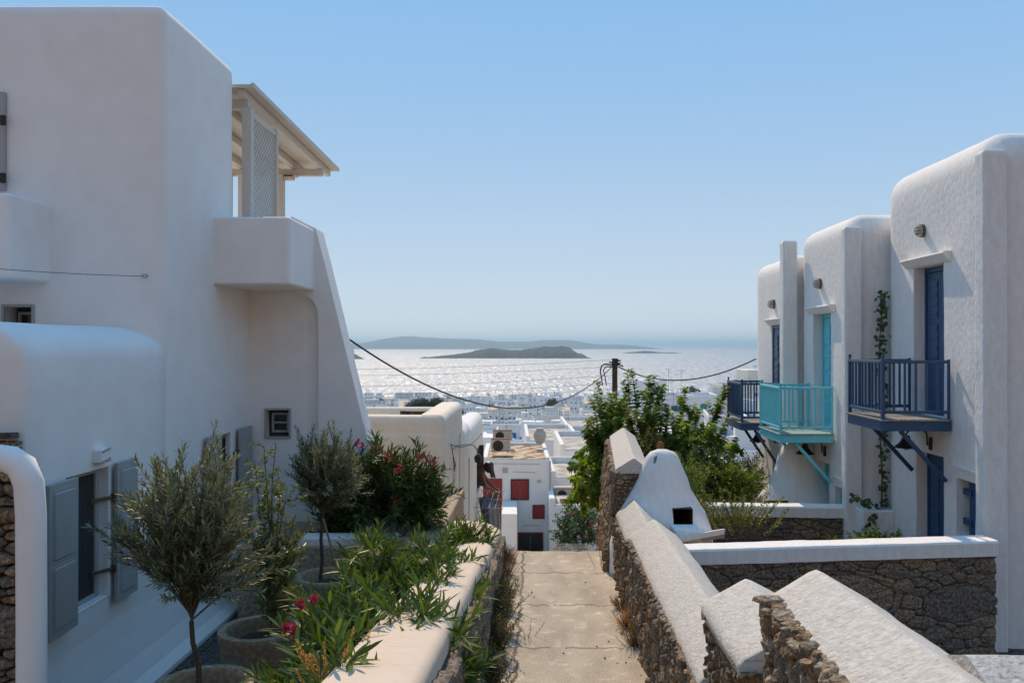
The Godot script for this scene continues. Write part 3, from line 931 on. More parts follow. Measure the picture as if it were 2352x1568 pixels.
	for y in [-1.38, -2.02]:
		hook(t, S(X - 0.09, y, 7.30), S(X + 0.05, y + 0.02, 7.43))
		hook(t, S(X - 0.09, y, 10.38), S(X + 0.05, y + 0.02, 10.50))
		hook(t, S(X - 0.09, y, 6.80), S(X + 0.05, y, 6.74))
	var sj := MB.new(true)
	bx(sj, Vector3(X - 0.03, -1.06, 7.405), Vector3(X + 0.02, -2.25, 7.43), 0.004)
	part(t, "jamb_trim", sj, M.plaster)
	# small windows that face the eye: frame in frame
	for q in [[607.0, 668.0, 937.0, 1007.0, 10.99, 11.14], [2.0, 77.0, 699.0, 790.0, 8.51, 8.72]]:
		var f := MB.new()
		var a := P(q[0], q[3], q[4])
		var b := P(q[1], q[2], q[4])
		var w := 0.028
		for r in [[a.x, a.y, a.x + w, b.y], [b.x - w, a.y, b.x, b.y], [a.x + w, a.y, b.x - w, a.y + w], [a.x + w, b.y - w, b.x - w, b.y]]:
			bx(f, Vector3(r[0], r[1], a.z - 0.02), Vector3(r[2], r[3], a.z + 0.012), 0.004)
		var win := part(t, "window", f, M.grey)
		var f2 := MB.new()
		var zi: float = -q[5]
		var c := (a + b) / 2.0
		var hw := (b.x - a.x) * 0.33
		var hh := (b.y - a.y) * 0.33
		for r in [[-hw, -hh, -hw + 0.03, hh], [hw - 0.03, -hh, hw, hh], [-hw + 0.03, -hh, hw - 0.03, -hh + 0.03], [-hw + 0.03, hh - 0.03, hw - 0.03, hh], [-hw + 0.03, -0.012, hw - 0.03, 0.012]]:
			bx(f2, Vector3(c.x + r[0], c.y + r[1], zi - 0.01), Vector3(c.x + r[2], c.y + r[3], zi + 0.025), 0.003)
		part(win, "casement", f2, M.grey)
		var f3 := MB.new()
		bx(f3, Vector3(a.x + w, a.y + w, zi - 0.03), Vector3(b.x - w, b.y - w, zi - 0.012))
		part(win, "backboard", f3, M.curtain)
		var f4 := MB.new()
		bx(f4, Vector3(c.x - hw + 0.03, c.y - hh + 0.03, zi - 0.009), Vector3(c.x + hw - 0.03, c.y + hh - 0.03, zi + 0.004))
		part(win, "pane", f4, M.pane)
	# upstairs shutter at the very left edge
	var us := MB.new()
	var a3 := P(-30, 437, 8.50)
	var b3 := P(11, 211, 8.50)
	bx(us, a3 + Vector3(0, 0, -0.05), Vector3(b3.x, b3.y, b3.z + 0.03), 0.006)
	var up := part(t, "shutter", us, M.grey, "grey upstairs shutter with dark iron hinges cut by the left edge of the view")
	for y in [275.0, 408.0]:
		var hb := MB.new()
		cbox(hb, P(4, y, 8.45), Vector3(0.025, 0.05, 0.02), 0.006)
		part(up, "hinge", hb, M.iron)
	# small wall light
	var lt := MB.new()
	var lc := S(X + 0.05, (793 - 1041) / F * 7.35, 7.23)
	cbox(lt, lc, Vector3(0.045, 0.062, 0.10), 0.012, Basis(Vector3.UP, 0.0))
	var wl := part(t, "wall_light", lt, M.plaster, "small white box light above the near shuttered window")
	for y in [0.046, -0.04]:
		var sl := MB.new()
		cbox(sl, lc + Vector3(0.044, y, 0.02), Vector3(0.006, 0.012, 0.075), 0.004, Basis(Vector3.RIGHT, 0.12))
		part(wl, "light_slot", sl, M.grey_light)
	# clothes line on the front
	var cl := MB.new()
	tube(cl, sag(P(-20, 616, 7.7), P(338, 634, 8.47), 0.012), 0.003, 0.003, 5)
	var ring := []
	for i in 13: ring.append(P(331, 634, 8.47) + Vector3(cos(TAU * i / 12) * 0.03, sin(TAU * i / 12) * 0.02, 0))
	tube(cl, ring, 0.003, 0.003, 5)
	part(t, "wire", cl, M.cable)
	# bits on the roof edge behind the buttress: pipe, ring, chimney shoulder
	var ch := MB.new()
	lathe(ch, P(803, 850, 13.0) + Vector3(0, -0.3, 0), [Vector2(0.10, -1.2), Vector2(0.085, 0.35), Vector2(0.06, 0.62), Vector2(0.03, 0.72), Vector2(0, 0.73)], 14)
	rod(ch, P(788, 800, 12.5), P(787.5, 741, 12.5), 0.012)
	part(t, "flue", ch, M.plaster)
	var er := []
	for i in 13: er.append(P(794, 771, 11.5) + Vector3(cos(TAU * i / 12) * 0.028, sin(TAU * i / 12) * 0.014, 0))
	var eb := MB.new()
	tube(eb, er, 0.005, 0.005, 5)
	rod(eb, P(794, 771, 11.5), P(780, 775, 11.45), 0.006)
	part(t, "cable_eye", eb, M.iron)

func pergola() -> void:
	var t := thing("pergola", "cream wooden pergola with lattice screen on the upper terrace of the big white house", "pergola", S(-3.6, 1.5, 11.0))
	var L := -5.9
	var R := -3.65
	var zn := 10.52
	var zf := 15.05
	var x := L
	while x < R - 0.01:   # boarded roof, slightly falling away
		var mb := MB.new(true)
		var w := minf(0.14, R - x)
		hexa(mb, PackedVector3Array([Vector3(x, 3.29, zn), Vector3(x + w - 0.004, 3.29, zn), Vector3(x + w - 0.004, 3.17, zf), Vector3(x, 3.17, zf), Vector3(x, 3.33, zn), Vector3(x + w - 0.004, 3.33, zn), Vector3(x + w - 0.004, 3.21, zf), Vector3(x, 3.21, zf)]))
		part(t, "roof_board", mb, M.pergola)
		x += 0.14
	var fa := MB.new(true)
	hexa(fa, PackedVector3Array([Vector3(R, 3.285, zn - 0.02), Vector3(R + 0.03, 3.285, zn - 0.02), Vector3(R + 0.03, 3.165, zf), Vector3(R, 3.165, zf), Vector3(R, 3.345, zn - 0.02), Vector3(R + 0.03, 3.345, zn - 0.02), Vector3(R + 0.03, 3.225, zf), Vector3(R, 3.225, zf)]))
	part(t, "fascia", fa, M.pergola)
	for xr in [-3.80, -4.25, -4.7, -5.15, -5.6]:
		var mb := MB.new()
		beam(mb, S(xr, 3.23, zn + 0.05), S(xr, 3.11, zf - 0.1), 0.09, 0.11, 0.008)
		part(t, "rafter", mb, M.pergola)
	for q in [[10.72, 3.15], [14.4, 3.04]]:
		var mb := MB.new()
		beam(mb, S(L, q[1] - 0.03, q[0]), S(R - 0.10, q[1] - 0.03, q[0]), 0.10, 0.12, 0.008)
		part(t, "cross_beam", mb, M.pergola)
	var posts := [[-3.76, 10.70, 3.08, 0.06], [-3.76, 11.80, 3.08, 0.04], [-4.46, 14.3, 2.96, 0.065], [-5.12, 14.3, 2.96, 0.06], [-5.35, 14.3, 2.96, 0.05]]
	for q in posts:
		var mb := MB.new(true)
		bx(mb, Vector3(q[0] - q[3], 1.2, q[1] - q[3]), Vector3(q[0] + q[3], q[2], q[1] + q[3]), 0.008)
		part(t, "post", mb, M.pergola)
	var br := MB.new(true)
	for q in [[0.066, 0.24, 2.86, 2.955], [0.066, 0.30, 2.91, 2.956]]:
		bx(br, Vector3(-4.46 + q[0], q[2], 14.25), Vector3(-4.46 + q[1], q[3], 14.35), 0.01)
	part(t, "bracket", br, M.pergola)
	# lattice screen: rails and crossing slats
	var z0 := 10.765
	var z1 := 11.755
	var y0 := 1.45
	var y1 := 2.98
	var rail := MB.new(true)
	bx(rail, Vector3(-3.785, y1, z0), Vector3(-3.735, y1 + 0.08, z1), 0.005)
	part(t, "lattice_rail", rail, M.pergola)
	for s in [-1.0, 1.0]:
		var off := -1.6
		while off < 1.6:
			# line z-z0 = s*(y-y0) + off', clipped to the rectangle
			var p := PackedVector2Array()
			var a := Vector2(z0 if s > 0 else z1, y0 + off)
			for k in [0.0, 2.6]: p.append(a + Vector2(s, 1.0) * k * 0.7)
			var c := _clip(p[0], p[1], Rect2(z0, y0, z1 - z0, y1 - y0))
			if c.size() == 2 and c[0].distance_to(c[1]) > 0.05:
				var mb := MB.new()
				beam(mb, S(-3.76 + s * 0.006, c[0].y, c[0].x), S(-3.76 + s * 0.006, c[1].y, c[1].x), 0.010, 0.028, 0.001)
				part(t, "lattice_slat", mb, M.pergola)
			off += 0.088
func _clip(a: Vector2, b: Vector2, r: Rect2) -> PackedVector2Array:
	var t0 := 0.0
	var t1 := 1.0
	var d := b - a
	for k in 2:
		var lo := (r.position[k] - a[k]) / d[k]
		var hi := (r.end[k] - a[k]) / d[k]
		t0 = maxf(t0, minf(lo, hi))
		t1 = minf(t1, maxf(lo, hi))
	return PackedVector2Array([a + d * t0, a + d * t1]) if t1 > t0 else PackedVector2Array()

func terrace() -> void:
	var g := MB.new(true)
	bx(g, Vector3(-12, -4.6, 2.0), Vector3(-1.0, -3.225, 13.6))
	struct("terrace_bed", g, M.mortar)
	# paving of dark slabs
	var pv := Node3D.new()
	pv.name = "terrace_paving"
	add_child(pv)
	pv.set_meta("kind", "structure")
	var z := 5.6
	while z < 11.0:
		var d := rng.randf_range(0.3, 0.5)
		var x := -3.62
		while x < -1.1:
			var w := rng.randf_range(0.32, 0.62)
			var mb := MB.new(true)
			bx(mb, Vector3(x + 0.008, -3.24, z + 0.008), Vector3(minf(x + w, -1.0) - 0.008, -3.2 + rng.randf_range(-0.005, 0.004), z + d - 0.008), 0.008)
			part(pv, "paving_slab", mb, M.slabs[rng.randi() % 3])
			x += w
		z += d
	# planter wall between terrace and lane
	var t := thing("planter_wall", "low stone wall left of the lane with a broad smooth cream cap, oleanders leaning over it", "stone wall", S(-0.8, -2.9, 7.5))
	var core := MB.new(true)
	hexa(core, PackedVector3Array([Vector3(-1.05, -4.4, 2.5), Vector3(-0.54, -4.4, 2.5), Vector3(-0.54, -4.4, 11.25), Vector3(-1.05, -4.4, 11.25), Vector3(-1.05, -1.5, 2.5), Vector3(-0.54, -1.5, 2.5), Vector3(-0.54, -2.62, 11.25), Vector3(-1.05, -2.62, 11.25)]))
	part(t, "core", core, M.mortar_light)
	var prof := [Vector2(-0.24, -0.11)]
	prof.append_array(arc(-0.16, -0.045, 0.08, 180, 100, 3))
	prof.append(Vector2(-0.06, 0.042))
	prof.append(Vector2(0.06, 0.042))
	prof.append_array(arc(0.175, -0.035, 0.07, 85, 0, 5))
	prof.append(Vector2(0.245, -0.11))
	z = 2.6
	while z < 11.2:
		var l := rng.randf_range(0.34, 0.62)
		var zz := minf(z + l, 11.3)
		var off := 0.0 if z < 8.3 else 0.025
		var mb := MB.new()
		extr(mb, prof, S(-0.77 + off, plant_y(z), z + 0.0006), S(-0.77 + off, plant_y(zz), zz - 0.0006), 2.0)
		part(t, "cap_block", mb, M.cap_warm)
		z += l
	# its far end turns to the left in a rounded corner
	var pts := []
	for i in 7:
		var a := deg_to_rad(15.0 * i)
		pts.append(S(-1.15 + 0.37 * cos(a), plant_y(11.3), 11.3 + 0.30 * sin(a)))
	pts.append(S(-1.9, plant_y(11.3), 11.62))
	for i in pts.size() - 1:
		var mb := MB.new()
		extr(mb, prof, pts[i], pts[i + 1], 0.3, 0.004, 0.5, 50.0, Vector3(pts[i + 1].z - pts[i].z, 0, -(pts[i + 1].x - pts[i].x)).normalized() * -1.0)
		part(t, "cap_block", mb, M.cap_warm)
	courses(t, S(-0.50, 0, 3.6), S(-0.50, 0, 11.4), -3.0, plant_y(3.6) - 0.1, plant_y(11.4) - 0.1, Vector3(1, 0, 0), 0.06, 0.14, 0.18, 0.5, 0.03, M.rocks, 230)
	# soil bed behind the wall
	var soil := MB.new(true)
	bx(soil, Vector3(-1.75, -3.3, 3.4), Vector3(-1.04, -2.78, 11.1), 0.02)
	struct("planting_soil", soil, M.soil)
	var ed := MB.new(true)
	bx(ed, Vector3(-1.83, -3.3, 3.4), Vector3(-1.751, -2.74, 11.1), 0.015)
	solo("bed_edging", ed, M.pot, "low rendered edging along the terrace side of the oleander bed", "edging")
	# raised bed at the back of the terrace
	var rb := MB.new(true)
	rbox(rb, Vector3(-3.5, -3.5, 9.62), Vector3(-1.2, -2.34, 13.4), Vector3(0.03, 0.03, 0.03), 0.5, 0.01, 0.1)
	solo("raised_bed", rb, M.pot, "raised beige bed at the back of the terrace, behind the farthest pot", "planter")
	var wb := MB.new(true)
	rbox(wb, Vector3(-2.85, -2.5, 9.68), Vector3(-1.65, -2.25, 9.95), Vector3(0.03, 0.03, 0.03), 0.5, 0.01, 0.1)
	solo("bed_kerb", wb, M.plaster_rough, "short white kerb on the raised bed under the big oleander", "kerb")
	# stone pier with white roll at the left edge of the view
	var pr := thing("garden_pier", "dark stone garden wall end with a white rounded plaster edge at the far left", "stone wall", P(40, 1568, 5.0))
	var roll := MB.new()
	var a0 := P(30, 1120, 5.0)
	var path := [P(74, 1900, 5.0), P(73, 1400, 5.0), P(71, 1180, 5.0), P(66, 1110, 5.0), P(50, 1072, 5.0), P(24, 1056, 5.02), P(-10, 1052, 5.05), P(-90, 1050, 5.1)]
	tube(roll, path, 0.085, 0.085, 16)
	part(pr, "white_edge", roll, M.plaster)
	var cor := MB.new()
	hexa(cor, PackedVector3Array([P(-200, 1900, 5.05), P(50, 1900, 5.05), P(50, 1900, 5.45), P(-200, 1900, 5.45), P(-200, 1090, 5.05), P(45, 1090, 5.05), P(45, 1090, 5.45), P(-200, 1090, 5.45)]))
	part(pr, "core", cor, M.mortar)
	rubble(pr, P(-60, 1568, 4.99), P(46, 1568, 4.99), P(0, 1700, 4.99).y, P(0, 1082, 4.99).y, Vector3(0, 0, 1), 0.15, M.rocks)
	var sl := MB.new()
	hexa(sl, PackedVector3Array([P(-40, 1012, 5.9), P(42, 1004, 5.9), P(44, 1004, 6.3), P(-40, 1010, 6.3), P(-40, 995, 5.9), P(40, 993, 5.9), P(42, 992, 6.3), P(-40, 994, 6.3)]))
	var slab := solo("stone_slab", sl, M.slabs[1], "grey flat stone slab on a stub of rubble wall, behind the white rounded pier", "stone")
	var st := thing("rubble_stub", "stub of brown rubble wall under the grey slab at the far left", "stone wall", P(10, 1100, 6.0))
	rubble(st, P(-40, 1200, 5.98), P(43, 1200, 5.98), P(0, 1160, 5.98).y, P(0, 1012, 5.98).y, Vector3(0, 0, 1), 0.14, M.rocks)

func plant_y(z: float) -> float:
	return lerpf(-1.55, -2.53, (z - 3.8) / 7.5)
func pot(label: String, c: Vector3, r: float, h: float) -> Node3D:
	var t := thing("plant_pot", label, "flower pot", c - Vector3(0, h, 0), "big round clay pots on the terrace")
	var mb := MB.new()
	lathe(mb, c - Vector3(0, h, 0), [Vector2(0, 0), Vector2(r * 0.78, 0), Vector2(r * 0.84, h * 0.3), Vector2(r * 0.93, h * 0.8), Vector2(r * 0.99, h * 0.93), Vector2(r, h * 0.965), Vector2(r * 0.985, h), Vector2(r * 0.80, h), Vector2(r * 0.775, h * 0.97), Vector2(r * 0.76, h * 0.8)], 40, Vector2.ONE, 0.004)
	part(t, "bowl", mb, M.pot)
	var s := MB.new()
	lathe(s, c - Vector3(0, h * 0.17, 0), [Vector2(r * 0.78, -0.02), Vector2(r * 0.5, 0.03), Vector2(r * 0.2, 0.05), Vector2(0, 0.05)], 24, Vector2.ONE, 0.02)
	part(t, "soil", s, M.soil)
	return t

# ---------------------------------------------------------------- right: three terraced houses with coloured balconies
func balcony(t: Node3D, Xw: float, Xf: float, z0: float, z1: float, yf: float, yr: float, m: Material, bm: Material) -> void:
	# floor frame
	var fr := MB.new(true)
	bx(fr, Vector3(Xf, yf - 0.15, z0), Vector3(Xw, yf - 0.025, z0 + 0.045), 0.006)
	bx(fr, Vector3(Xf, yf - 0.15, z1 - 0.045), Vector3(Xw, yf - 0.025, z1), 0.006)
	bx(fr, Vector3(Xf - 0.002, yf - 0.152, z0 + 0.046), Vector3(Xf + 0.045, yf - 0.024, z1 - 0.046), 0.006)
	bx(fr, Vector3(Xw - 0.05, yf - 0.15, z0 + 0.046), Vector3(Xw, yf - 0.025, z1 - 0.046), 0.006)
	var b := part(t, "balcony", fr, m)
	var x := Xf - 0.02
	while x < Xw - 0.02:
		var mb := MB.new(true)
		bx(mb, Vector3(x, yf - 0.024, z0 - 0.02), Vector3(minf(x + 0.115, Xw), yf, z1 + 0.02), 0.004)
		part(b, "floor_board", mb, bm)
		x += 0.12
	# posts with knobs
	for q in [[Xf + 0.02, z0 + 0.02, 0.04], [Xf + 0.02, z1 - 0.02, 0.04], [Xw - 0.022, z0 + 0.02, 0.03], [Xw - 0.022, z1 - 0.02, 0.03]]:
		var mb := MB.new(true)
		var w: float = q[2] * 0.55
		bx(mb, Vector3(q[0] - w, yf - 0.15 if q[2] > 0.035 else yf, q[1] - w), Vector3(q[0] + w, yr + 0.012, q[1] + w), 0.004)
		if q[2] > 0.035: lathe(mb, Vector3(q[0], yr + 0.012, q[1]), [Vector2(0.016, 0), Vector2(0.014, 0.012), Vector2(0.024, 0.03), Vector2(0.018, 0.05), Vector2(0, 0.058)], 8)
		part(b, "post", mb, m)
	# rails: three sides, top and bottom
	for y in [yr - 0.02, yf + 0.09]:
		for q in [[Vector3(Xf + 0.045, y, z0 + 0.02), Vector3(Xw - 0.04, y, z0 + 0.02)], [Vector3(Xf + 0.045, y, z1 - 0.02), Vector3(Xw - 0.04, y, z1 - 0.02)], [Vector3(Xf + 0.02, y, z0 + 0.045), Vector3(Xf + 0.02, y, z1 - 0.045)]]:
			var mb := MB.new()
			var w := 0.05 if y > yf + 0.2 else 0.035
			beam(mb, S(q[0].x, q[0].y, q[0].z), S(q[1].x, q[1].y, q[1].z), w, 0.04, 0.005)
			part(b, "rail", mb, m)
	var n := int((z1 - z0) / 0.115)
	for i in range(1, n):
		_bal(b, Xf + 0.02, lerpf(z0 + 0.02, z1 - 0.02, float(i) / n), yf + 0.09, yr - 0.03, m)
	n = 6
	for i in range(1, n):
		for z in [z0 + 0.02, z1 - 0.02]:
			_bal(b, lerpf(Xf + 0.02, Xw - 0.02, float(i) / n), z, yf + 0.09, yr - 0.03, m)
	# braces down to the wall
	for z in [z0 + 0.10, z1 - 0.10]:
		var mb := MB.new()
		beam(mb, S(Xf + 0.28, yf - 0.16, z), S(Xw - 0.02, yf - 0.80, z), 0.05, 0.05, 0.005)
		part(b, "brace", mb, m)
func _bal(b: Node3D, x: float, z: float, y0: float, y1: float, m: Material) -> void:
	var mb := MB.new(true)
	bx(mb, Vector3(x - 0.013, y0, z - 0.013), Vector3(x + 0.013, y1, z + 0.013), 0.003)
	part(b, "baluster", mb, m)
func wall_door(t: Node3D, X: float, z0: float, z1: float, y0: float, y1: float, m: Material, rows: int, set_back := 0.18) -> void:   # double door set back in its opening
	var mb := MB.new(true)
	var xb := X + set_back
	for q in [[z0, z0 + 0.04, y0, y1], [z1 - 0.04, z1, y0, y1], [z0 + 0.04, z1 - 0.04, y1 - 0.07, y1]]:
		bx(mb, Vector3(xb - 0.03, q[2], q[0]), Vector3(xb + 0.03, q[3], q[1]), 0.004)
	var d := part(t, "door", mb, m)
	var mid := (z0 + z1) / 2.0
	for s in [[z0 + 0.042, mid - 0.003], [mid + 0.003, z1 - 0.042]]:
		var lf := MB.new(true)
		bx(lf, Vector3(xb - 0.014, y0 + 0.01, s[0]), Vector3(xb + 0.014, y1 - 0.073, s[1]), 0.003)
		part(d, "door_leaf", lf, m)
		for k in rows:
			var ya := lerpf(y0 + 0.1, y1 - 0.15, float(k) / rows) + 0.03
			var yb := lerpf(y0 + 0.1, y1 - 0.15, float(k + 1) / rows) - 0.03
			var pn := MB.new(true)
			bx(pn, Vector3(xb - 0.026, ya, s[0] + 0.06), Vector3(xb - 0.0145, yb, s[1] - 0.06), 0.011)
			for j in 4: bx(pn, Vector3(xb - 0.034, lerpf(ya, yb, (j + 0.35) / 4.0), s[0] + 0.07), Vector3(xb - 0.027, lerpf(ya, yb, (j + 0.65) / 4.0), s[1] - 0.07), 0.002)
			part(d, "panel", pn, m)
func lintel(t: Node3D, X: float, z0: float, z1: float, y: float) -> void:
	var mb := MB.new()
	var prof := [Vector2(0.05, -0.02), Vector2(0.05, 0.02), Vector2(-0.10, 0.012), Vector2(-0.11, -0.008), Vector2(-0.10, -0.022), Vector2(-0.025, -0.11), Vector2(0.05, -0.12)]
	extr(mb, prof, S(X, y, z0), S(X, y, z1), 0.07, 0.006, 1.0, 40.0)
	part(t, "lintel", mb, M.plaster_rough)
func bulkhead(t: Node3D, X: float, y: float, z: float) -> void:   # oval cage lamp
	var c := S(X - 0.05, y, z)
	var ax := Basis(Vector3.BACK, PI / 2)
	var gb := MB.new()
	lathe(gb, c + Vector3(0.015, 0, 0), [Vector2(0.055, -0.02), Vector2(0.053, 0.02), Vector2(0.04, 0.055), Vector2(0.02, 0.068), Vector2(0, 0.07)], 14, Vector2(1.35, 0.95), 0.0, Basis(Vector3.UP, 0.0) * ax)
	var g := part(t, "wall_lamp", gb, M.lampglass)
	var cage := MB.new()
	for k in 3:
		var pts := []
		for i in 9:
			var a := -PI / 2 + PI * i / 8.0
			pts.append(c + Vector3(-0.075 * cos(a) + 0.01, (k - 1) * 0.043 if true else 0.0, 0) + Vector3(0, 0, 0.058 * sin(a)))
		tube(cage, pts, 0.006, 0.006, 5)
	var p2 := []
	for i in 9:
		var a := -PI / 2 + PI * i / 8.0
		p2.append(c + Vector3(-0.088 * cos(a) + 0.01, 0.082 * sin(a), 0))
	tube(cage, p2, 0.006, 0.006, 5)
	lathe(cage, c + Vector3(0.045, 0, 0), [Vector2(0.0, -0.01), Vector2(0.066, -0.01), Vector2(0.066, 0.03), Vector2(0.055, 0.035), Vector2(0, 0.035)], 14, Vector2(1.35, 0.95), 0.0, ax)
	part(g, "cage", cage, M.bronze)
func gooseneck(t: Node3D, X: float, y: float, z: float) -> void:
	var mb := MB.new(true)
	var pts := []
	for i in 13:
		var a := PI * i / 12.0
		pts.append(Vector3(X - 0.20 - 0.14 * cos(a) + 0.0, y + 0.07 + 0.10 * sin(a), z))
	pts.reverse()
	var pp := [Vector3(X - 0.005, y - 0.06, z), Vector3(X - 0.06, y - 0.05, z)]
	pp.append_array(pts)
	tube(mb, pp, 0.011, 0.011, 6)
	bx(mb, Vector3(X - 0.03, y - 0.12, z - 0.035), Vector3(X + 0.01, y + 0.05, z + 0.035), 0.01)
	var l := part(t, "porch_lamp", mb, M.iron)
	var sh := MB.new(true)
	lathe(sh, Vector3(X - 0.34, y, z), [Vector2(0.155, -0.085), Vector2(0.13, -0.06), Vector2(0.085, -0.02), Vector2(0.06, 0.02), Vector2(0.045, 0.075), Vector2(0.0, 0.09)], 20)
	part(l, "lamp_shade", sh, M.iron)
	var bb := MB.new(true)
	lathe(bb, Vector3(X - 0.34, y, z), [Vector2(0, -0.125), Vector2(0.03, -0.115), Vector2(0.042, -0.085), Vector2(0.03, -0.04), Vector2(0, -0.03)], 12)
	part(l, "bulb", bb, M.lampglass)
func terrace_house(label: String, X: float, z0: float, z1: float, top: float, base: float, holes: Array, finlo: Vector3, finhi: Vector3, wide: float, r: Vector3) -> Node3D:
	var t := thing("terraced_house", label, "house", S(X + 2.0, base, (z0 + z1) / 2.0), "three terraced houses with balconies on the right")
	var b := MB.new(true)
	rbox(b, Vector3(X, base - 0.6, z0), Vector3(X + wide, top, z1), r, 0.2, 0.015, 0.9)
	var hs := []
	for h in holes:
		var m := MB.new(true)
		bx(m, Vector3(X - 0.3, h[2], h[0]), Vector3(X + h[4], h[3], h[1]))
		hs.append(m)
	carve(t, "wall", b, hs, M.plaster_rough)
	var f := MB.new(true)
	rbox(f, finlo, finhi, Vector3(0.035, 0.05, 0.035), 0.2, 0.012, 1.0)
	part(t, "fin_wall", f, M.plaster_rough)
	return t
func right_houses() -> void:
	# nearest: tall, navy doors and balcony
	var t := terrace_house("tallest and nearest white house on the right, with navy blue balcony and doors", 5.27, 9.6, 12.6, 2.54, -3.5, [[10.7, 11.56, -0.95, 1.07, 0.35], [10.72, 11.50, -3.5, -1.45, 0.35], [9.93, 10.40, -2.37, -1.66, 0.3]], Vector3(5.14, -4, 9.5), Vector3(5.42, 2.26, 9.72), 6.0, Vector3(0.34, 0.38, 0.34))
	wall_door(t, 5.27, 10.7, 11.56, -0.95, 1.07, M.navy, 3)
	lintel(t, 5.27, 10.5, 11.75, 1.19)
	bulkhead(t, 5.27, 1.56, 11.25)
	balcony(t, 5.25, 4.37, 10.48, 11.63, -0.94, -0.19, M.navy, M.board)
	gooseneck(t, 5.27, -1.28, 11.05)
	wall_door(t, 5.27, 10.72, 11.50, -3.5, -1.45, M.navy, 3)
	lower_window(t, 5.27, 9.93, 10.40, -2.37, -1.66, M.navy)
	var sw := MB.new(true)
	bx(sw, Vector3(5.255, -3.0, 11.92), Vector3(5.28, -2.7, 12.0), 0.005)
	part(t, "meter_box", sw, M.plaster_rough)
	var lk := MB.new(true)
	bx(lk, Vector3(5.245, -2.98, 11.945), Vector3(5.254, -2.9, 11.975), 0.002)
	bx(lk, Vector3(5.20, -2.72, 10.58), Vector3(5.27, -2.68, 10.60), 0.003)
	bx(lk, Vector3(5.205, -2.74, 10.54), Vector3(5.215, -2.66, 10.64), 0.003)
	part(t, "shutter_catch", lk, M.iron)
	# middle: turquoise
	t = terrace_house("middle white house of the right row, with turquoise balcony and doors", 4.79, 12.6, 15.1, 2.04, -3.9, [[13.48, 14.33, -1.43, 0.54, 0.35], [13.55, 14.2, -3.9, -1.95, 0.35], [12.95, 13.30, -3.1, -2.25, 0.3]], Vector3(4.66, -4.4, 12.5), Vector3(4.92, 1.80, 12.68), 5.5, Vector3(0.30, 0.32, 0.30))
	wall_door(t, 4.79, 13.48, 14.33, -1.43, 0.54, M.turq, 4)
	lintel(t, 4.79, 13.3, 14.5, 0.65)
	bulkhead(t, 4.79, 1.04, 13.95)
	balcony(t, 4.77, 3.90, 13.3, 14.5, -1.42, -0.67, M.turq, M.board_turq)
	gooseneck(t, 4.79, -1.72, 13.75)
	wall_door(t, 4.79, 13.55, 14.2, -3.9, -1.95, M.turq, 3)
	lower_window(t, 4.79, 12.95, 13.30, -3.1, -2.25, M.turq)
	# farthest: navy again
	t = terrace_house("farthest and lowest white house of the right row, its small navy balcony against the sea", 4.55, 15.1, 17.3, 1.66, -4.2, [[15.26, 16.05, -1.45, 0.39, 0.35], [15.35, 16.0, -4.2, -2.2, 0.35]], Vector3(4.45, -4.6, 14.95), Vector3(4.72, 1.90, 15.2), 5.2, Vector3(0.26, 0.30, 0.26))
	wall_door(t, 4.55, 15.26, 16.05, -1.45, 0.39, M.navy, 3, 0.05)
	lintel(t, 4.55, 15.2, 16.2, 0.50)
	bulkhead(t, 4.55, 0.79, 15.85)
	balcony(t, 4.53, 3.81, 15.45, 16.6, -1.44, -0.70, M.navy, M.board)
	gooseneck(t, 4.55, -1.75, 15.8)
	wall_door(t, 4.55, 15.35, 16.0, -4.2, -2.2, M.navy, 3)
	# plinth strip of white between the second courtyard wall and the first house
	var pl := MB.new(true)
	rbox(pl, Vector3(4.80, -4.0, 12.2), Vector3(5.28, -2.44, 12.62), Vector3(0.03, 0.03, 0.03), 0.4, 0.008, 0.1)
	solo("corner_block", pl, M.plaster_rough, "white plastered corner block where the second courtyard wall meets the houses", "wall")
func lower_window(t: Node3D, X: float, z0: float, z1: float, y0: float, y1: float, m: Material) -> void:
	var mb := MB.new(true)
	bx(mb, Vector3(X + 0.10, y0 + 0.01, z0), Vector3(X + 0.135, y1 - 0.005, z1 - 0.12), 0.005)
	var w := part(t, "shutter", mb, m)
	for y in [lerpf(y0, y1, 0.24), lerpf(y0, y1, 0.76)]:
		var h := MB.new(true)
		bx(h, Vector3(X + 0.08, y - 0.04, z1 - 0.20), Vector3(X + 0.12, y + 0.04, z1 - 0.002), 0.006)
		part(w, "hinge", h, m)
	var l := MB.new()
	extr(l, [Vector2(0.03, -0.015), Vector2(0.03, 0.015), Vector2(-0.03, 0.008), Vector2(-0.03, -0.012)], S(X, y1 + 0.13, z0 - 0.1), S(X, y1 + 0.15, z1 + 0.1), 0.06, 0.006)
	part(t, "lintel", l, M.plaster_rough)
# bell-shaped whitewashed ovens
func oven(label: String, c: Vector3, sc: float, mouth: Array, turn: float) -> Node3D:
	var t := thing("oven", label, "outdoor oven", c)
	var prof := [Vector2(0.70, -0.8), Vector2(0.68, 0.0), Vector2(0.665, 0.25), Vector2(0.635, 0.48), Vector2(0.56, 0.68), Vector2(0.455, 0.82), Vector2(0.37, 0.97), Vector2(0.31, 1.12), Vector2(0.26, 1.28), Vector2(0.21, 1.39), Vector2(0.15, 1.455), Vector2(0.07, 1.485), Vector2(0.0, 1.49)]
	var p2 := [Vector2(0, -0.8)]
	for q in prof: p2.append(q * sc)
	var mb := MB.new()
	lathe(mb, c, p2, 40, Vector2(1.0, 0.75), 0.035)
	var hs := []
	for m in mouth:
		var h := MB.new()
		hexa(h, PackedVector3Array(m))
		hs.append(h)
	carve(t, "dome", mb, hs, M.plaster_rough)
	return t
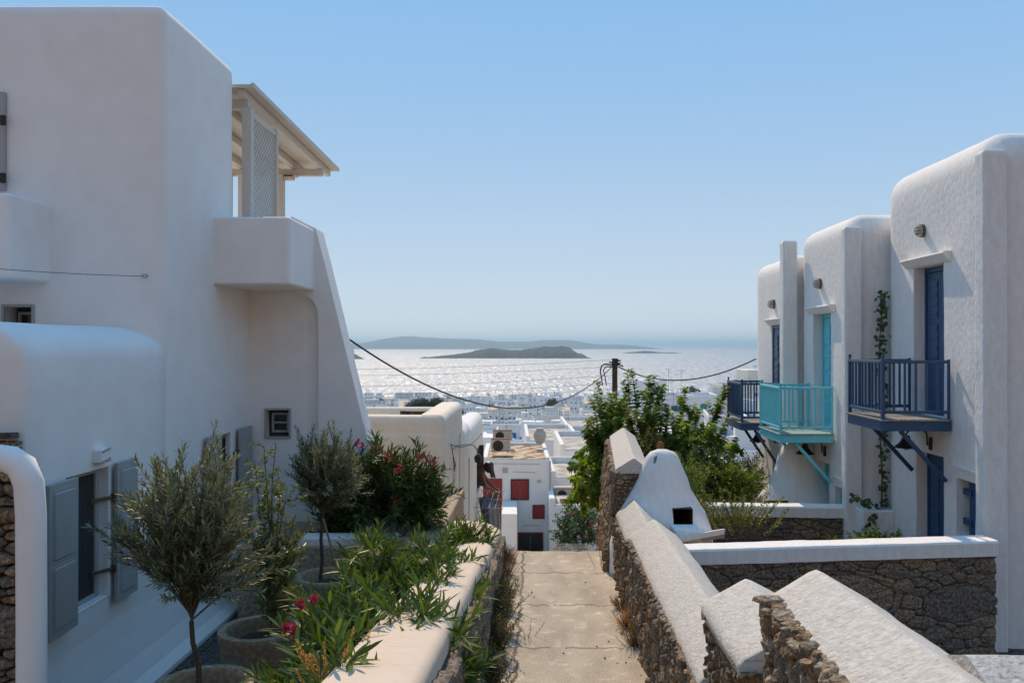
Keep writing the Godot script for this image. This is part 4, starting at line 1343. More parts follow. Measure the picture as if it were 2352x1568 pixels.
func ovens() -> void:
	var z := 10.35
	var c := Vector3(P(1521, 793, 10.6).x, -2.82, -10.6)
	var ma := P(1541, 1213, z)
	var mb2 := P(1587, 1163, z)
	var m := []
	for yy in [ma.y, mb2.y]:
		for qq in [[ma.x, -10.95], [mb2.x, -10.95], [mb2.x, -9.6], [ma.x, -9.6]]: m.append(Vector3(qq[0], yy, qq[1]))
	var v := [P(1501, 1064, z + 0.2), P(1507, 1063, z + 0.2), P(1507, 1063, z - 0.5), P(1501, 1064, z - 0.5), P(1502, 1049, z + 0.2), P(1510, 1047, z + 0.2), P(1510, 1047, z - 0.5), P(1502, 1049, z - 0.5)]
	var t := oven("white bell-shaped outdoor oven with a square mouth, beside the lane wall", c, 1.0, [m, v], 0.0)
	# rounded shoulder on its left, ledge and slab in front of the mouth
	var sh := MB.new()
	rbox(sh, P(1538, 1235, 10.15) , P(1612, 1215, 9.85), Vector3(0.03, 0.03, 0.03), 0.2, 0.008, 0.2)
	part(t, "mouth_sill", sh, M.plaster_rough)
	var lg := MB.new()
	hexa(lg, PackedVector3Array([P(1560, 1246, 9.7), P(1664, 1226, 9.9), P(1664, 1236, 10.4), P(1560, 1246, 10.3), P(1560, 1233, 9.7), P(1666, 1214, 9.9), P(1660, 1214, 10.4), P(1560, 1230, 10.3)]))
	part(t, "ledge", lg, M.plaster_rough)
	var fp := MB.new()
	lathe(fp, Vector3(c.x, c.y + 1.45, c.z - 0.12), [Vector2(0.05, 0), Vector2(0.045, 0.09), Vector2(0.03, 0.12), Vector2(0, 0.12)], 10)
	part(t, "flue", fp, M.rust)
	var bk := MB.new()
	var b0 := P(1541, 1213, z)
	var b1 := P(1587, 1163, z)
	for q in [[b0.x, b0.y, b1.x, b1.y, 10.93, 10.90], [b0.x, b0.y, b0.x + 0.012, b1.y, 10.9, 10.22], [b1.x - 0.012, b0.y, b1.x, b1.y, 10.9, 10.22], [b0.x + 0.012, b1.y - 0.012, b1.x - 0.012, b1.y, 10.9, 10.22], [b0.x + 0.012, b0.y, b1.x - 0.012, b0.y + 0.012, 10.9, 10.22]]:
		bx(bk, Vector3(q[0] + 0.004, q[1] + 0.004, -q[4]), Vector3(q[2] - 0.004, q[3] - 0.004, -q[5]))
	part(t, "hearth", bk, M.soot)
	# second, half hidden, against the far house
	var c2 := Vector3(P(1835, 793, 14.4).x, -3.55, -14.4)
	var m2 := [P(1757, 1170, 14.6), P(1811, 1170, 14.6), P(1811, 1170, 13.6), P(1757, 1170, 13.6), P(1757, 1149, 14.6), P(1811, 1149, 14.6), P(1811, 1149, 13.6), P(1757, 1149, 13.6)]
	oven("second white oven leaning against the turquoise house, only its sloping top showing over the wall", c2, 1.28, [m2], 0.0)

# ---------------------------------------------------------------- houses below the lane
func ac_unit(label: String, a: Vector3, w: float, h: float, d: float, group := "air conditioner units on the flat roofs") -> void:   # a: near lower left corner
	var t := thing("air_conditioner", label, "air conditioner", a + Vector3(w / 2.0, 0, -d / 2.0), group)
	var mb := MB.new()
	bx(mb, a + Vector3(0, 0.06, 0), a + Vector3(w, h, -d), 0.02)
	bx(mb, a + Vector3(0.08, 0, -0.02), a + Vector3(0.16, 0.06, -d + 0.02))
	bx(mb, a + Vector3(w - 0.16, 0, -0.02), a + Vector3(w - 0.08, 0.06, -d + 0.02))
	part(t, "casing", mb, M.acwhite)
	var tp := MB.new()
	bx(tp, a + Vector3(-0.012, h + 0.001, 0.012), a + Vector3(w + 0.012, h + 0.02, -d - 0.012), 0.008)
	part(t, "rusty_lid", tp, M.rust)
	var g := MB.new()
	var c := a + Vector3(w * 0.36, h * 0.52, 0.004)
	var ax := Basis(Vector3.RIGHT, PI / 2)
	var r := h * 0.37
	lathe(g, c, [Vector2(0, 0), Vector2(r * 0.97, 0.0), Vector2(r, 0.012), Vector2(r * 1.05, 0.012), Vector2(r * 1.05, -0.01)], 20, Vector2.ONE, 0.0, ax)
	var fan := part(t, "fan_opening", g, M.dark)
	var gr := MB.new()
	for k in [0.35, 0.65, 0.95]:
		var ring := []
		for i in 17: ring.append(c + Vector3(cos(TAU * i / 16) * r * k, sin(TAU * i / 16) * r * k, 0.018))
		tube(gr, ring, 0.006, 0.006, 4)
	for i in 4: rod(gr, c + Vector3(cos(PI * i / 4) * r, sin(PI * i / 4) * r, 0.02), c - Vector3(cos(PI * i / 4) * r, sin(PI * i / 4) * r, -0.02), 0.005, 4)
	part(fan, "guard", gr, M.iron)
	var pl := MB.new()
	bx(pl, a + Vector3(w * 0.80, h * 0.68, 0.0005), a + Vector3(w * 0.92, h * 0.76, 0.006))
	part(t, "badge", pl, M.grey)
func pane_box(t: Node3D, called: String, a: Vector3, b: Vector3, m: Material, fm: Material, two := false) -> void:
	var f := MB.new()
	var w := 0.05
	for r in [[a.x, a.y, a.x + w, b.y], [b.x - w, a.y, b.x, b.y], [a.x + w, a.y, b.x - w, a.y + w], [a.x + w, b.y - w, b.x - w, b.y]]:
		bx(f, Vector3(r[0], r[1], a.z - 0.05), Vector3(r[2], r[3], a.z + 0.02), 0.005)
	var win := part(t, called, f, fm)
	var n := 2 if two else 1
	for k in n:
		var lf := MB.new()
		var x0 := lerpf(a.x + w, b.x - w, float(k) / n) + 0.006
		var x1 := lerpf(a.x + w, b.x - w, float(k + 1) / n) - 0.006
		bx(lf, Vector3(x0, a.y + w, a.z - 0.04), Vector3(x1, b.y - w, a.z), 0.008)
		part(win, "leaf", lf, m)
func middle_houses() -> void:
	# cream house past the big white one: two blocks stepping down, side wall along the lane
	var X := -1.54
	var t := thing("cream_house", "cream-white house below the terrace with thick rounded roof edges, past the oleander", "house", S(-3.0, -5.2, 17.0))
	var b := MB.new(true)
	rbox(b, Vector3(-7.5, -6.5, 13.7), Vector3(X, -1.36, 17.0), Vector3(0.12, 0.2, 0.12), 0.5, 0.02, 0.05)
	var hs := []
	for q in [[15.0, 15.45, -3.6, -2.1], [16.2, 16.5, -2.9, -1.75]]:
		var h := MB.new(true)
		bx(h, Vector3(X - 0.2, q[2], q[0]), Vector3(X + 0.3, q[3], q[1]))
		hs.append(h)
	carve(t, "wall", b, hs, M.cream)
	# parapet rim: front, right and back
	for q in [[Vector3(-7.5, -1.6, 13.72), Vector3(X - 0.02, -1.17, 14.12)], [Vector3(X - 0.50, -1.6, 13.74), Vector3(X - 0.01, -1.155, 16.98)], [Vector3(-7.5, -1.6, 15.5), Vector3(X - 0.2, -1.165, 15.8)]]:
		var pb := MB.new(true)
		rbox(pb, q[0], q[1], Vector3(0.12, 0.14, 0.12), 0.3, 0.012, 0.8)
		part(t, "parapet", pb, M.cream)
	for q in [[15.0, 15.45, -3.6, -2.1], [16.2, 16.5, -2.9, -1.75]]:
		var sh := MB.new(true)
		bx(sh, Vector3(X - 0.12, q[2], q[0]), Vector3(X - 0.08, q[3], q[1]), 0.004)
		var s := part(t, "shutter", sh, M.pergola)
		var hk := MB.new(true)
		for y in [lerpf(q[2], q[3], 0.12), lerpf(q[2], q[3], 0.85)]: bx(hk, Vector3(X - 0.08, y - 0.05, q[0] + 0.02), Vector3(X - 0.02, y + 0.05, q[0] + 0.07), 0.005)
		rod(hk, Vector3(X, q[2] - 0.12, q[1] + 0.1), Vector3(X + 0.06, q[2] - 0.12, q[1] + 0.1), 0.008)
		rod(hk, Vector3(X + 0.06, q[2] - 0.2, q[1] + 0.1), Vector3(X + 0.06, q[2] - 0.04, q[1] + 0.1), 0.008)
		part(s, "catch", hk, M.iron)
	# cracks of plaster mended in thin ridges, and wires on the front
	var wr := MB.new()
	tube(wr, [S(-4.38, -1.22, 13.71), S(-4.36, -1.5, 13.66), S(-4.39, -1.9, 13.68), S(-4.36, -2.6, 13.68), S(-4.36, -3.4, 13.68)], 0.008, 0.008, 5)
	tube(wr, sag(S(-5.6, -1.93, 13.66), S(-1.75, -1.99, 13.66), 0.02), 0.006, 0.006, 5)
	tube(wr, sag(S(X + 0.02, -1.72, 14.4), S(X + 0.25, -2.02, 19.0), 0.15), 0.008, 0.008, 5)
	tube(wr, [S(X + 0.03, -1.74, 14.45), S(X + 0.06, -2.0, 14.55), S(X + 0.05, -2.25, 14.8), S(X + 0.05, -2.15, 15.0), S(X + 0.03, -2.0, 14.7)], 0.008, 0.008, 5)
	part(t, "wire", wr, M.cable)
	# second block, lower
	var b2 := MB.new(true)
	rbox(b2, Vector3(-7.0, -6.8, 17.0), Vector3(X + 0.02, -1.95, 23.2), Vector3(0.25, 0.25, 0.25), 0.5, 0.02, 0.05)
	var wh := MB.new(true)
	bx(wh, Vector3(X - 0.6, -3.72, 20.6), Vector3(X + 0.3, -2.60, 21.7))
	var wh2 := MB.new(true)
	bx(wh2, Vector3(X - 0.2, -4.1, 18.1), Vector3(X + 0.3, -2.5, 18.5))
	carve(t, "wall", b2, [wh, wh2], M.cream)
	var pp := MB.new(true)
	rbox(pp, Vector3(X - 0.55, -2.4, 17.4), Vector3(X + 0.01, -1.70, 19.0), Vector3(0.22, 0.25, 0.22), 0.3, 0.02, 0.1)
	rbox(pp, Vector3(X - 0.50, -2.3, 19.0), Vector3(X + 0.005, -1.84, 23.0), Vector3(0.18, 0.2, 0.18), 0.3, 0.02, 0.1)
	part(t, "parapet", pp, M.plaster_rough)
	var fr := MB.new(true)
	bx(fr, Vector3(X - 0.05, -3.72, 20.6), Vector3(X + 0.02, -2.60, 20.66), 0.004)
	bx(fr, Vector3(X - 0.05, -3.72, 21.64), Vector3(X + 0.02, -2.60, 21.7), 0.004)
	bx(fr, Vector3(X - 0.05, -2.66, 20.66), Vector3(X + 0.02, -2.60, 21.64), 0.004)
	var wi := part(t, "window", fr, M.wood)
	var leafb := MB.new(true)
	bx(leafb, Vector3(X + 0.02, -3.70, 21.72), Vector3(X + 0.12, -2.62, 21.76), 0.005)
	part(wi, "open_shutter", leafb, M.wood)
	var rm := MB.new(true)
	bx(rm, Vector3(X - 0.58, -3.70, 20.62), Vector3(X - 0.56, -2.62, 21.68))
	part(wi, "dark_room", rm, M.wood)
	var s2 := MB.new(true)
	bx(s2, Vector3(X - 0.12, -4.1, 18.1), Vector3(X - 0.08, -2.5, 18.5), 0.004)
	part(t, "shutter", s2, M.pergola)
	# street lamp arm on the side wall
	var la := thing("wall_lantern", "thin curved wall arm with a small dark lantern on the cream house corner", "street lamp", P(1035, 1080, 14.6))
	var ar := MB.new()
	tube(ar, [P(1032, 1078, 14.5), P(1030, 1050, 14.5), P(1036, 1034, 14.9), P(1052, 1022, 15.6), P(1072, 1020, 16.6), P(1088, 1022, 17.6), P(1096, 1034, 18.2), P(1098, 1044, 18.3)], 0.018, 0.016, 6)
	tube(ar, [P(1029, 1080, 14.45), P(1028, 1040, 14.45), P(1027, 1010, 14.4)], 0.014, 0.014, 6)
	part(la, "arm", ar, M.galv)
	var ln := MB.new()
	lathe(ln, P(1098, 1056, 18.3), [Vector2(0, -0.06), Vector2(0.07, -0.05), Vector2(0.09, 0.06), Vector2(0.05, 0.12), Vector2(0, 0.14)], 10)
	part(la, "lantern", ln, M.iron)
	# crate on the roof
	var cr := thing("wooden_crate", "weathered slatted crate lying on the flat roof of the cream house", "crate", P(952, 955, 14.6))
	for k in 4:
		var mb := MB.new()
		var y := 946.0 + k * 3.2
		beam(mb, P(921, y, 14.6), P(985, y, 14.6), 0.02, 0.03)
		part(cr, "slat", mb, M.wood)
		var m2 := MB.new()
		beam(m2, P(928, y, 15.0), P(981, y, 15.0), 0.02, 0.03)
		part(cr, "slat", m2, M.wood)
	for q in [[921, 14.6], [985, 14.6], [928, 15.0], [981, 15.0]]:
		var mb := MB.new()
		beam(mb, P(q[0], 958, q[1]), P(q[0], 943, q[1]), 0.03, 0.03)
		part(cr, "corner_post", mb, M.wood)
	var cf := MB.new()
	hexa(cf, PackedVector3Array([P(922, 958, 14.6), P(984, 958, 14.6), P(980, 957, 15.0), P(929, 957, 15.0), P(922, 956.5, 14.6), P(984, 956.5, 14.6), P(980, 955.5, 15.0), P(929, 955.5, 15.0)]))
	part(cr, "bottom", cf, M.wood)
	# stepped stair wall
	var sw := MB.new(true)
	poly(sw, PackedVector2Array([Vector2(11.8, -4.5), Vector2(11.8, -2.20), Vector2(12.5, -2.40), Vector2(12.5, -2.62), Vector2(13.6, -2.62), Vector2(13.6, -4.5)]), Vector3(-1.45, 0, 0), Vector3(0, 0, 1), Vector3.UP, Vector3(-0.16, 0, 0))
	solo("stair_wall", sw, M.plaster, "small white stepped stair wall between the oleander and the cream house", "wall")

	# red-door house
	var z := 36.0
	var r := thing("red_door_house", "small white cube house with red door, red shutters and a stained flat roof", "house", P(1185, 1290, z))
	var rb := MB.new()
	var a := P(1109, 1400, z)
	var e := P(1262, 1055, z)
	rbox(rb, Vector3(a.x, a.y, -41.2), Vector3(e.x, e.y, -z), Vector3(0.04, 0.04, 0.04), 1.0, 0.01, 0.03)
	part(r, "wall", rb, M.plaster_far)
	var rf := MB.new()
	bx(rf, Vector3(a.x + 0.2, e.y - 0.1, -41.0), Vector3(e.x - 0.15, e.y + 0.015, -z - 0.03))
	part(r, "roof", rf, M.roof)
	var rim := MB.new()
	bx(rim, Vector3(a.x - 0.02, e.y - 0.05, -41.2), Vector3(a.x + 0.2, e.y + 0.10, -z - 0.02), 0.02)
	bx(rim, Vector3(e.x - 0.16, e.y - 0.05, -41.2), Vector3(e.x + 0.02, e.y + 0.10, -z - 0.02), 0.02)
	bx(rim, Vector3(a.x + 0.2, e.y - 0.05, -41.2), Vector3(e.x - 0.16, e.y + 0.14, -41.0), 0.02)
	part(r, "parapet", rim, M.plaster_far)
	pane_box(r, "door", P(1108.5, 1216, z - 0.03), P(1153, 1099, z - 0.03), M.red, M.red)
	pane_box(r, "window", P(1173, 1148, z - 0.03), P(1215, 1100, z - 0.03), M.red, M.wood, true)
	pane_box(r, "shutter", P(1223, 1191, z - 0.03), P(1251, 1159, z - 0.03), M.red, M.red)
	pane_box(r, "lower_door", P(1189, 1300, z - 0.03), P(1248, 1222, z - 0.03), M.dark, M.red, true)
	var vt := MB.new()
	cbox(vt, P(1160, 1080, z - 0.02), Vector3(0.11, 0.11, 0.03), 0.01)
	part(r, "vent", vt, M.grey_light)
	for q in [[1238, 1105], [1129, 1093]]:
		var lm := MB.new()
		lathe(lm, P(q[0], q[1], z - 0.08), [Vector2(0, -0.08), Vector2(0.08, -0.05), Vector2(0.09, 0.03), Vector2(0, 0.07)], 10)
		part(r, "wall_lamp", lm, M.lampglass)
	var ln2 := MB.new()
	for q in [[1133, 1064.5, 1240, 1066], [1178, 1083, 1232, 1085], [1200, 1206, 1245, 1206.5]]: beam(ln2, P(q[0], q[1], z - 0.015), P(q[2], q[3], z - 0.015), 0.02, 0.02)
	rod(ln2, P(1263.5, 1058, z - 0.1), P(1264, 1300, z - 0.1), 0.04)
	part(r, "conduit", ln2, M.grey_light)
	# stair block in front
	var sb := MB.new()
	var s0 := P(1152, 1320, 33.0)
	var s1 := P(1188, 1180, 33.0)
	rbox(sb, Vector3(s0.x, s0.y, -35.9), Vector3(s1.x, s1.y, -33.0), Vector3(0.03, 0.03, 0.03), 1.0)
	solo("stair_block", sb, M.plaster_far, "plain white block of an outside stair in front of the red door", "wall")
	ac_unit("front one of two rust-stained air conditioners standing on the red-door house roof", P(1128, 1040, 37.0), 0.86, 0.62, 0.36)
	ac_unit("rear rust-stained air conditioner on the red-door house roof, behind the front one", P(1132, 1014, 39.5), 0.92, 0.52, 0.36)
	var ur := MB.new()
	lathe(ur, P(1240, 1019, 39.5), [Vector2(0, 0), Vector2(0.15, 0.0), Vector2(0.17, 0.04), Vector2(0.26, 0.2), Vector2(0.31, 0.38), Vector2(0.28, 0.56), Vector2(0.18, 0.66), Vector2(0.16, 0.70), Vector2(0.2, 0.74), Vector2(0.15, 0.76), Vector2(0, 0.72)], 20)
	solo("roof_urn", ur, M.urn, "big pale pottery urn on the far right corner of the red-door house roof", "urn")
	# roofs, walls and units right of it
	var list := [
		# px0, px1, top, bottom, z near, depth, roof?, label
		[1287, 1395, 1034, 1110, 44.0, 7.0, "white flat-roofed house with one grey window, just right of the red-door house"],
		[1320, 1400, 1010, 1060, 52.0, 6.0, "white house with a low brown roof ridge behind the grey-window house"],
		[1264, 1380, 1098, 1170, 37.5, 5.0, "white low roof terrace carrying air conditioners right of the red-door house"],
		[1262, 1400, 1162, 1300, 34.0, 3.0, "white house front behind the dark climbing bush at the lane end"],
		[1208, 1330, 1012, 1075, 58.0, 9.0, "white house with wide walled roof terrace behind the urn"],
		[1300, 1420, 985, 1040, 66.0, 8.0, "white house with a plain wall below the tall mulberry shoots"],
	]
	for q in list:
		var h := thing("white_house", q[6], "house", P((q[0] + q[1]) / 2.0, q[3], q[4]))
		var hb := MB.new()
		var h0 := P(q[0], q[3], q[4])
		var h1 := P(q[1], q[2], q[4])
		rbox(hb, Vector3(h0.x, h0.y - 2.0, h0.z - q[5]), Vector3(h1.x, h1.y, h0.z), Vector3(0.08, 0.08, 0.08), 1.5, 0.02, 0.03)
		part(h, "wall", hb, M.plaster_far)
		var rm2 := MB.new()
		for w in [[h0.x, h0.x + 0.25, h0.z - q[5], h0.z], [h1.x - 0.25, h1.x, h0.z - q[5], h0.z], [h0.x + 0.25, h1.x - 0.25, h0.z - q[5], h0.z - q[5] + 0.25]]:
			bx(rm2, Vector3(w[0] + 0.003, h1.y - 0.1, w[2] + 0.003), Vector3(w[1] - 0.003, h1.y + 0.32, w[3] - 0.003), 0.04)
		part(h, "parapet", rm2, M.plaster_far)
		var r3 := MB.new()
		bx(r3, Vector3(h0.x + 0.25, h1.y - 0.1, h0.z - q[5] + 0.25), Vector3(h1.x - 0.25, h1.y + 0.02, h0.z - 0.06))
		part(h, "roof", r3, M.roof_far)
		if q[4] == 44.0: pane_box(h, "window", P(1318, 1076, q[4] - 0.02), P(1329, 1056, q[4] - 0.02), M.grey, M.grey)
		if q[4] == 52.0:
			var rr := MB.new()
			bx(rr, P(1325, 1012, 53.0), P(1360, 1004, 54.0), 0.05)
			part(h, "roof_ridge", rr, M.roof)
		if q[4] == 58.0: pane_box(h, "window", P(1306, 1040, q[4] - 0.02), P(1316, 1026, q[4] - 0.02), M.blue_far, M.grey)
	ac_unit("left one of the air conditioners on the low white roof beside the lane bush", P(1276, 1150, 36.5), 0.80, 0.52, 0.34)
	ac_unit("lower air conditioner with leaves before its fan, on the white roof edge", P(1287, 1171, 34.6), 0.78, 0.40, 0.34)
	ac_unit("air conditioner half hidden behind mulberry leaves on the low white roof", P(1306, 1130, 38.5), 0.80, 0.46, 0.34)
	ac_unit("small far air conditioner by the thin railing behind the low roof", P(1292, 1093, 42.5), 0.62, 0.32, 0.3)
	var ra := MB.new()
	for i in 9: rod(ra, P(1280 + i * 5, 1112, 42.0), P(1280 + i * 5, 1085, 42.0), 0.012, 5)
	rod(ra, P(1278, 1086, 42.0), P(1322, 1084, 42.0), 0.014, 5)
	rod(ra, P(1262, 1122, 41.0), P(1264, 1072, 41.0), 0.016, 5)
	rod(ra, P(1277, 1100, 42.0), P(1277, 1062, 42.0), 0.03, 5)
	solo("roof_railing", ra, M.galv, "thin metal railing and vent pole on the roof behind the air conditioners", "railing")
	var pk := thing("picket_railing", "low white iron railing with looped tops at the foot of the dark climbing bush", "railing", P(1310, 1262, 31.0))
	for i in 16:
		var mb := MB.new()
		var x := 1270.0 + i * 5.6
		tube(mb, [P(x - 1.4, 1275, 31), P(x - 1.4, 1250, 31), P(x, 1247, 31), P(x + 1.4, 1250, 31), P(x + 1.4, 1275, 31)], 0.012, 0.012, 5)
		part(pk, "picket", mb, M.urn)
	var pr := MB.new()
	rod(pr, P(1266, 1257, 31.0), P(1362, 1257, 31.0), 0.014, 5)
	part(pk, "rail", pr, M.urn)

# ---------------------------------------------------------------- the town
const ORD := ["first", "second", "third", "fourth", "fifth", "sixth", "seventh", "eighth", "ninth", "tenth", "eleventh", "twelfth", "thirteenth", "fourteenth", "fifteenth", "sixteenth", "seventeenth", "eighteenth", "nineteenth"]
func ordinal(k: int) -> String:
	if k < 19: return ORD[k]
	var tens := (k + 1) / 10
	var one := (k + 1) % 10
	var tn: String = ["", "", "twentieth", "thirtieth", "fortieth", "fiftieth", "sixtieth"][tens]
	return tn if one == 0 else ["", "", "twenty", "thirty", "forty", "fifty", "sixty"][tens] + "-" + ORD[one - 1]
func town() -> void:
	rng.seed = 77
	var rows := []
	var zz := 70.0
	while zz < 780.0:
		rows.append([zz, -0.058 if zz < 130.0 else (-0.075 if zz < 190.0 else (-0.14 if zz < 235.0 else -0.19)), 0.30 if zz < 330.0 else lerpf(0.28, 0.13, (zz - 330.0) / 440.0)])
		zz *= 1.122
	for ri in rows.size():
		var z: float = rows[ri][0]
		var ang: float = rows[ri][1]
		var k := 0
		while ang < rows[ri][2]:
			var w := rng.randf_range(4.2, 9.0) * (1.0 if z < 250 else 1.2)
			if z < 130: w *= 0.75
			if rng.randf() < 0.12: w *= 1.6
			var gap := rng.randf_range(0.0, 2.4) * (1.0 if rng.randf() < 0.7 else 3.0)
			var zc := z + rng.randf_range(-0.075, 0.075) * z
			var x := ang * z + w / 2.0
			ang += (w + gap) / z
			var a := x / zc
			if z > 250 and absf(a + 0.085) < 0.028 and z > 330 and z < 400: continue   # the clump of trees
			var h := rng.randf_range(2.8, 5.2) + (rng.randf_range(1.5, 3.4) if rng.randf() < (0.35 if z < 500 else 0.25) else 0.0)
			if z > 640: h = rng.randf_range(2.2, 5.6)
			town_house(x, zc, w, rng.randf_range(5.5, 9.5), h, ri, k, rows.size())
			k += 1
	# landmarks on the right slope
	var dome := thing("domed_chapel", "white chapel with a brownish dome behind the mulberry leaves", "church", P(1436, 960, 210))
	var db := MB.new()
	bx(db, P(1405, 985, 208), P(1468, 945, 216), 0.1)
	part(dome, "wall", db, M.town[1])
	var dd := MB.new()
	var dr := 3.3
	lathe(dd, P(1436, 947, 212), [Vector2(dr, 0), Vector2(dr * 0.95, dr * 0.3), Vector2(dr * 0.75, dr * 0.62), Vector2(dr * 0.4, dr * 0.86), Vector2(0, dr * 0.95)], 24)
	part(dome, "dome", dd, M.roof)
	# trees in the town
	var trees := [[950, 938, 350, 3.6, "leftmost of the dark round trees standing in the far town"], [972, 936, 352, 5.4, "broad dark tree in the middle of the far town clump"], [1000, 938, 348, 5.4, "second broad dark tree of the far town clump, right of its middle"], [1026, 941, 346, 4.2, "rounded tree at the right of the far town clump"], [1046, 947, 340, 3.2, "last low tree at the right end of the far town clump"], [872, 922, 560, 3.0, "small far bush between white houses near the waterfront, far left"], [1590, 905, 195, 2.4, "grey-green tree among the white houses on the right slope"], [1268, 925, 430, 3.0, "small dark tree between far white houses at the centre of the town"]]
	for q in trees: far_tree(P(q[0], q[1], q[2]), q[3], q[4])
func town_house(x: float, z: float, w: float, d: float, h: float, ri: int, k: int, n: int) -> void:
	var g := ground_y(x, z)
	var yaw := rng.randf_range(-0.28, 0.28)
	var row := "%s from left, %s row above the shore" % [ordinal(k), ordinal(n - 1 - ri)]
	var t := thing("town_house", "", "house", Vector3(x, g, -z), "white houses of the town below")
	t.rotation.y = yaw
	var m: Material = M.town[[0, 0, 1, 1, 2, 3, 4][rng.randi() % 7]]
	var hw := w / 2.0
	var hd := d / 2.0
	var y0 := -3.0
	var wl := MB.new()
	bx(wl, Vector3(-hw, y0, -hd), Vector3(hw, h, hd), 0.10)
	var up := rng.randf() < 0.4 and z < 740
	var uh := 0.0
	if up:
		uh = rng.randf_range(2.2, 2.9)
		var ux := rng.randf_range(-0.4, 0.1) * w
		bx(wl, Vector3(ux, h - 0.2, -hd + 0.2), Vector3(ux + w * 0.45, h + uh, hd * 0.3), 0.10)
	bx(wl, Vector3(-hw, h, hd - 0.25), Vector3(hw, h + 0.55, hd + 0.004), 0.06)
	for s in [-1, 1]: bx(wl, Vector3(s * hw - 0.12, h - 0.1, -hd), Vector3(s * hw + 0.12, h + 0.55, hd - 0.26), 0.06)
	bx(wl, Vector3(-hw + 0.13, h - 0.1, -hd - 0.004), Vector3(hw - 0.13, h + 0.55, -hd + 0.22), 0.06)
	_tpart(t, "wall", wl, m)
	var rf := MB.new()
	bx(rf, Vector3(-hw + 0.12, h - 0.05, -hd + 0.22), Vector3(hw - 0.12, h + 0.03, hd - 0.25))
	_tpart(t, "roof", rf, M.roof_far)
	# windows and door on the side towards the eye
	var cols := [M.dark_far, M.dark_far, M.blue_far, M.red_far, M.green_far, M.grey]
	var names := ["dark", "dark", "blue", "dull red", "green", "grey"]
	var ci := rng.randi() % 6
	var nw := 0
	if z < 770:
		nw = rng.randi_range(2, 4) if w > 5.0 else rng.randi_range(1, 2)
		for i in nw:
			var wx := lerpf(-hw + 0.7, hw - 0.7, (i + rng.randf_range(0.3, 0.7)) / nw)
			var wy := h - rng.randf_range(1.5, 2.1)
			for fl in (2 if h > 5.4 and rng.randf() < 0.7 else 1):
				var wb := MB.new()
				bx(wb, Vector3(wx - 0.42, wy - fl * 2.7, hd - 0.03), Vector3(wx + 0.42, wy + 1.0 - fl * 2.7, hd + 0.03))
				var win := _tpart(t, "window", wb, cols[ci])
				if z < 260:
					var fb := MB.new()
					bx(fb, Vector3(wx - 0.5, wy - 0.09 - fl * 2.7, hd - 0.02), Vector3(wx + 0.5, wy - fl * 2.7 - 0.004, hd + 0.08))
					_tpart(win, "sill", fb, m)
	var door := false
	if z < 480 and rng.randf() < 0.6:
		door = true
		var dx := rng.randf_range(-hw + 0.8, hw - 0.8)
		var dbm := MB.new()
		bx(dbm, Vector3(dx - 0.45, h - 2.9, hd - 0.02), Vector3(dx + 0.45, h - 0.9, hd + 0.045))
		_tpart(t, "door", dbm, cols[rng.randi() % 6])
	var extra := ""
	if rng.randf() < 0.5 and z < 760:
		var cb := MB.new()
		var cx := rng.randf_range(-hw + 0.5, hw - 0.5)
		bx(cb, Vector3(cx - 0.25, h, -0.3), Vector3(cx + 0.25, h + 1.3, 0.2), 0.05)
		bx(cb, Vector3(cx - 0.35, h + 1.31, -0.4), Vector3(cx + 0.35, h + 1.42, 0.3), 0.03)
		_tpart(t, "chimney", cb, m)
		extra = "a chimney"
	if rng.randf() < 0.55 and z < 780:
		var ab := MB.new()
		for q in rng.randi_range(1, 2):
			var ax := rng.randf_range(-hw * 0.8, hw * 0.8)
			var az := rng.randf_range(-hd * 0.6, hd * 0.6)
			var ah := rng.randf_range(2.5, 4.6)
			var rr := maxf(0.025, z * 0.00028)
			rod(ab, Vector3(ax, h, az), Vector3(ax, h + ah, az), rr, 4)
			var aa := rng.randf() * PI
			for e in 4:
				var yy := h + ah - 0.1
				var dd := Vector3(cos(aa), 0, sin(aa))
				var pp := Vector3(-dd.z, 0, dd.x)
				var c0 := Vector3(ax, yy, az) + dd * (e - 1.5) * 0.35
				rod(ab, c0 - pp * 0.45, c0 + pp * 0.45, rr * 0.6, 4)
			rod(ab, Vector3(ax, h + ah - 0.1, az) - Vector3(cos(aa), 0, sin(aa)) * 0.8, Vector3(ax, h + ah - 0.1, az) + Vector3(cos(aa), 0, sin(aa)) * 0.8, rr * 0.7, 4)
		_tpart(t, "antenna", ab, M.galv)
		extra += (" and " if extra else "") + "an antenna"
	if rng.randf() < 0.4 and z < 450:
		var kb := MB.new()
		var kx := rng.randf_range(-hw + 0.6, hw - 0.6)
		if rng.randf() < 0.5: bx(kb, Vector3(kx - 0.4, h + 0.03, hd * 0.2), Vector3(kx + 0.4, h + 0.7, hd * 0.2 + 0.35), 0.03)
		else: lathe(kb, Vector3(kx, h + 0.03, 0), [Vector2(0.0, 0), Vector2(0.55, 0.0), Vector2(0.55, 1.0), Vector2(0.3, 1.15), Vector2(0, 1.2)], 12)
		_tpart(t, "roof_tank", kb, [M.acwhite, M.galv, M.red_far, M.dark_far][rng.randi() % 4])
		extra += (" and " if extra else "") + "a roof tank"
	var desc := "white" if m == M.town[0] or m == M.town[1] else ("grey-white" if m != M.town[3] else "cream")
	var f := ""
	if nw > 0: f = " with %s shutters" % names[ci] if ci > 1 else " with dark windows"
	if up and ci != 3: f += " and upper room" if f else " with upper room"
	t.set_meta("label", "%s house%s, %s" % [desc, f, row])
func _tpart(t: Node3D, called: String, mb: MB, m: Material) -> MeshInstance3D:
	var o := part(t, called, mb, m)
	o.position = Vector3.ZERO
	return o
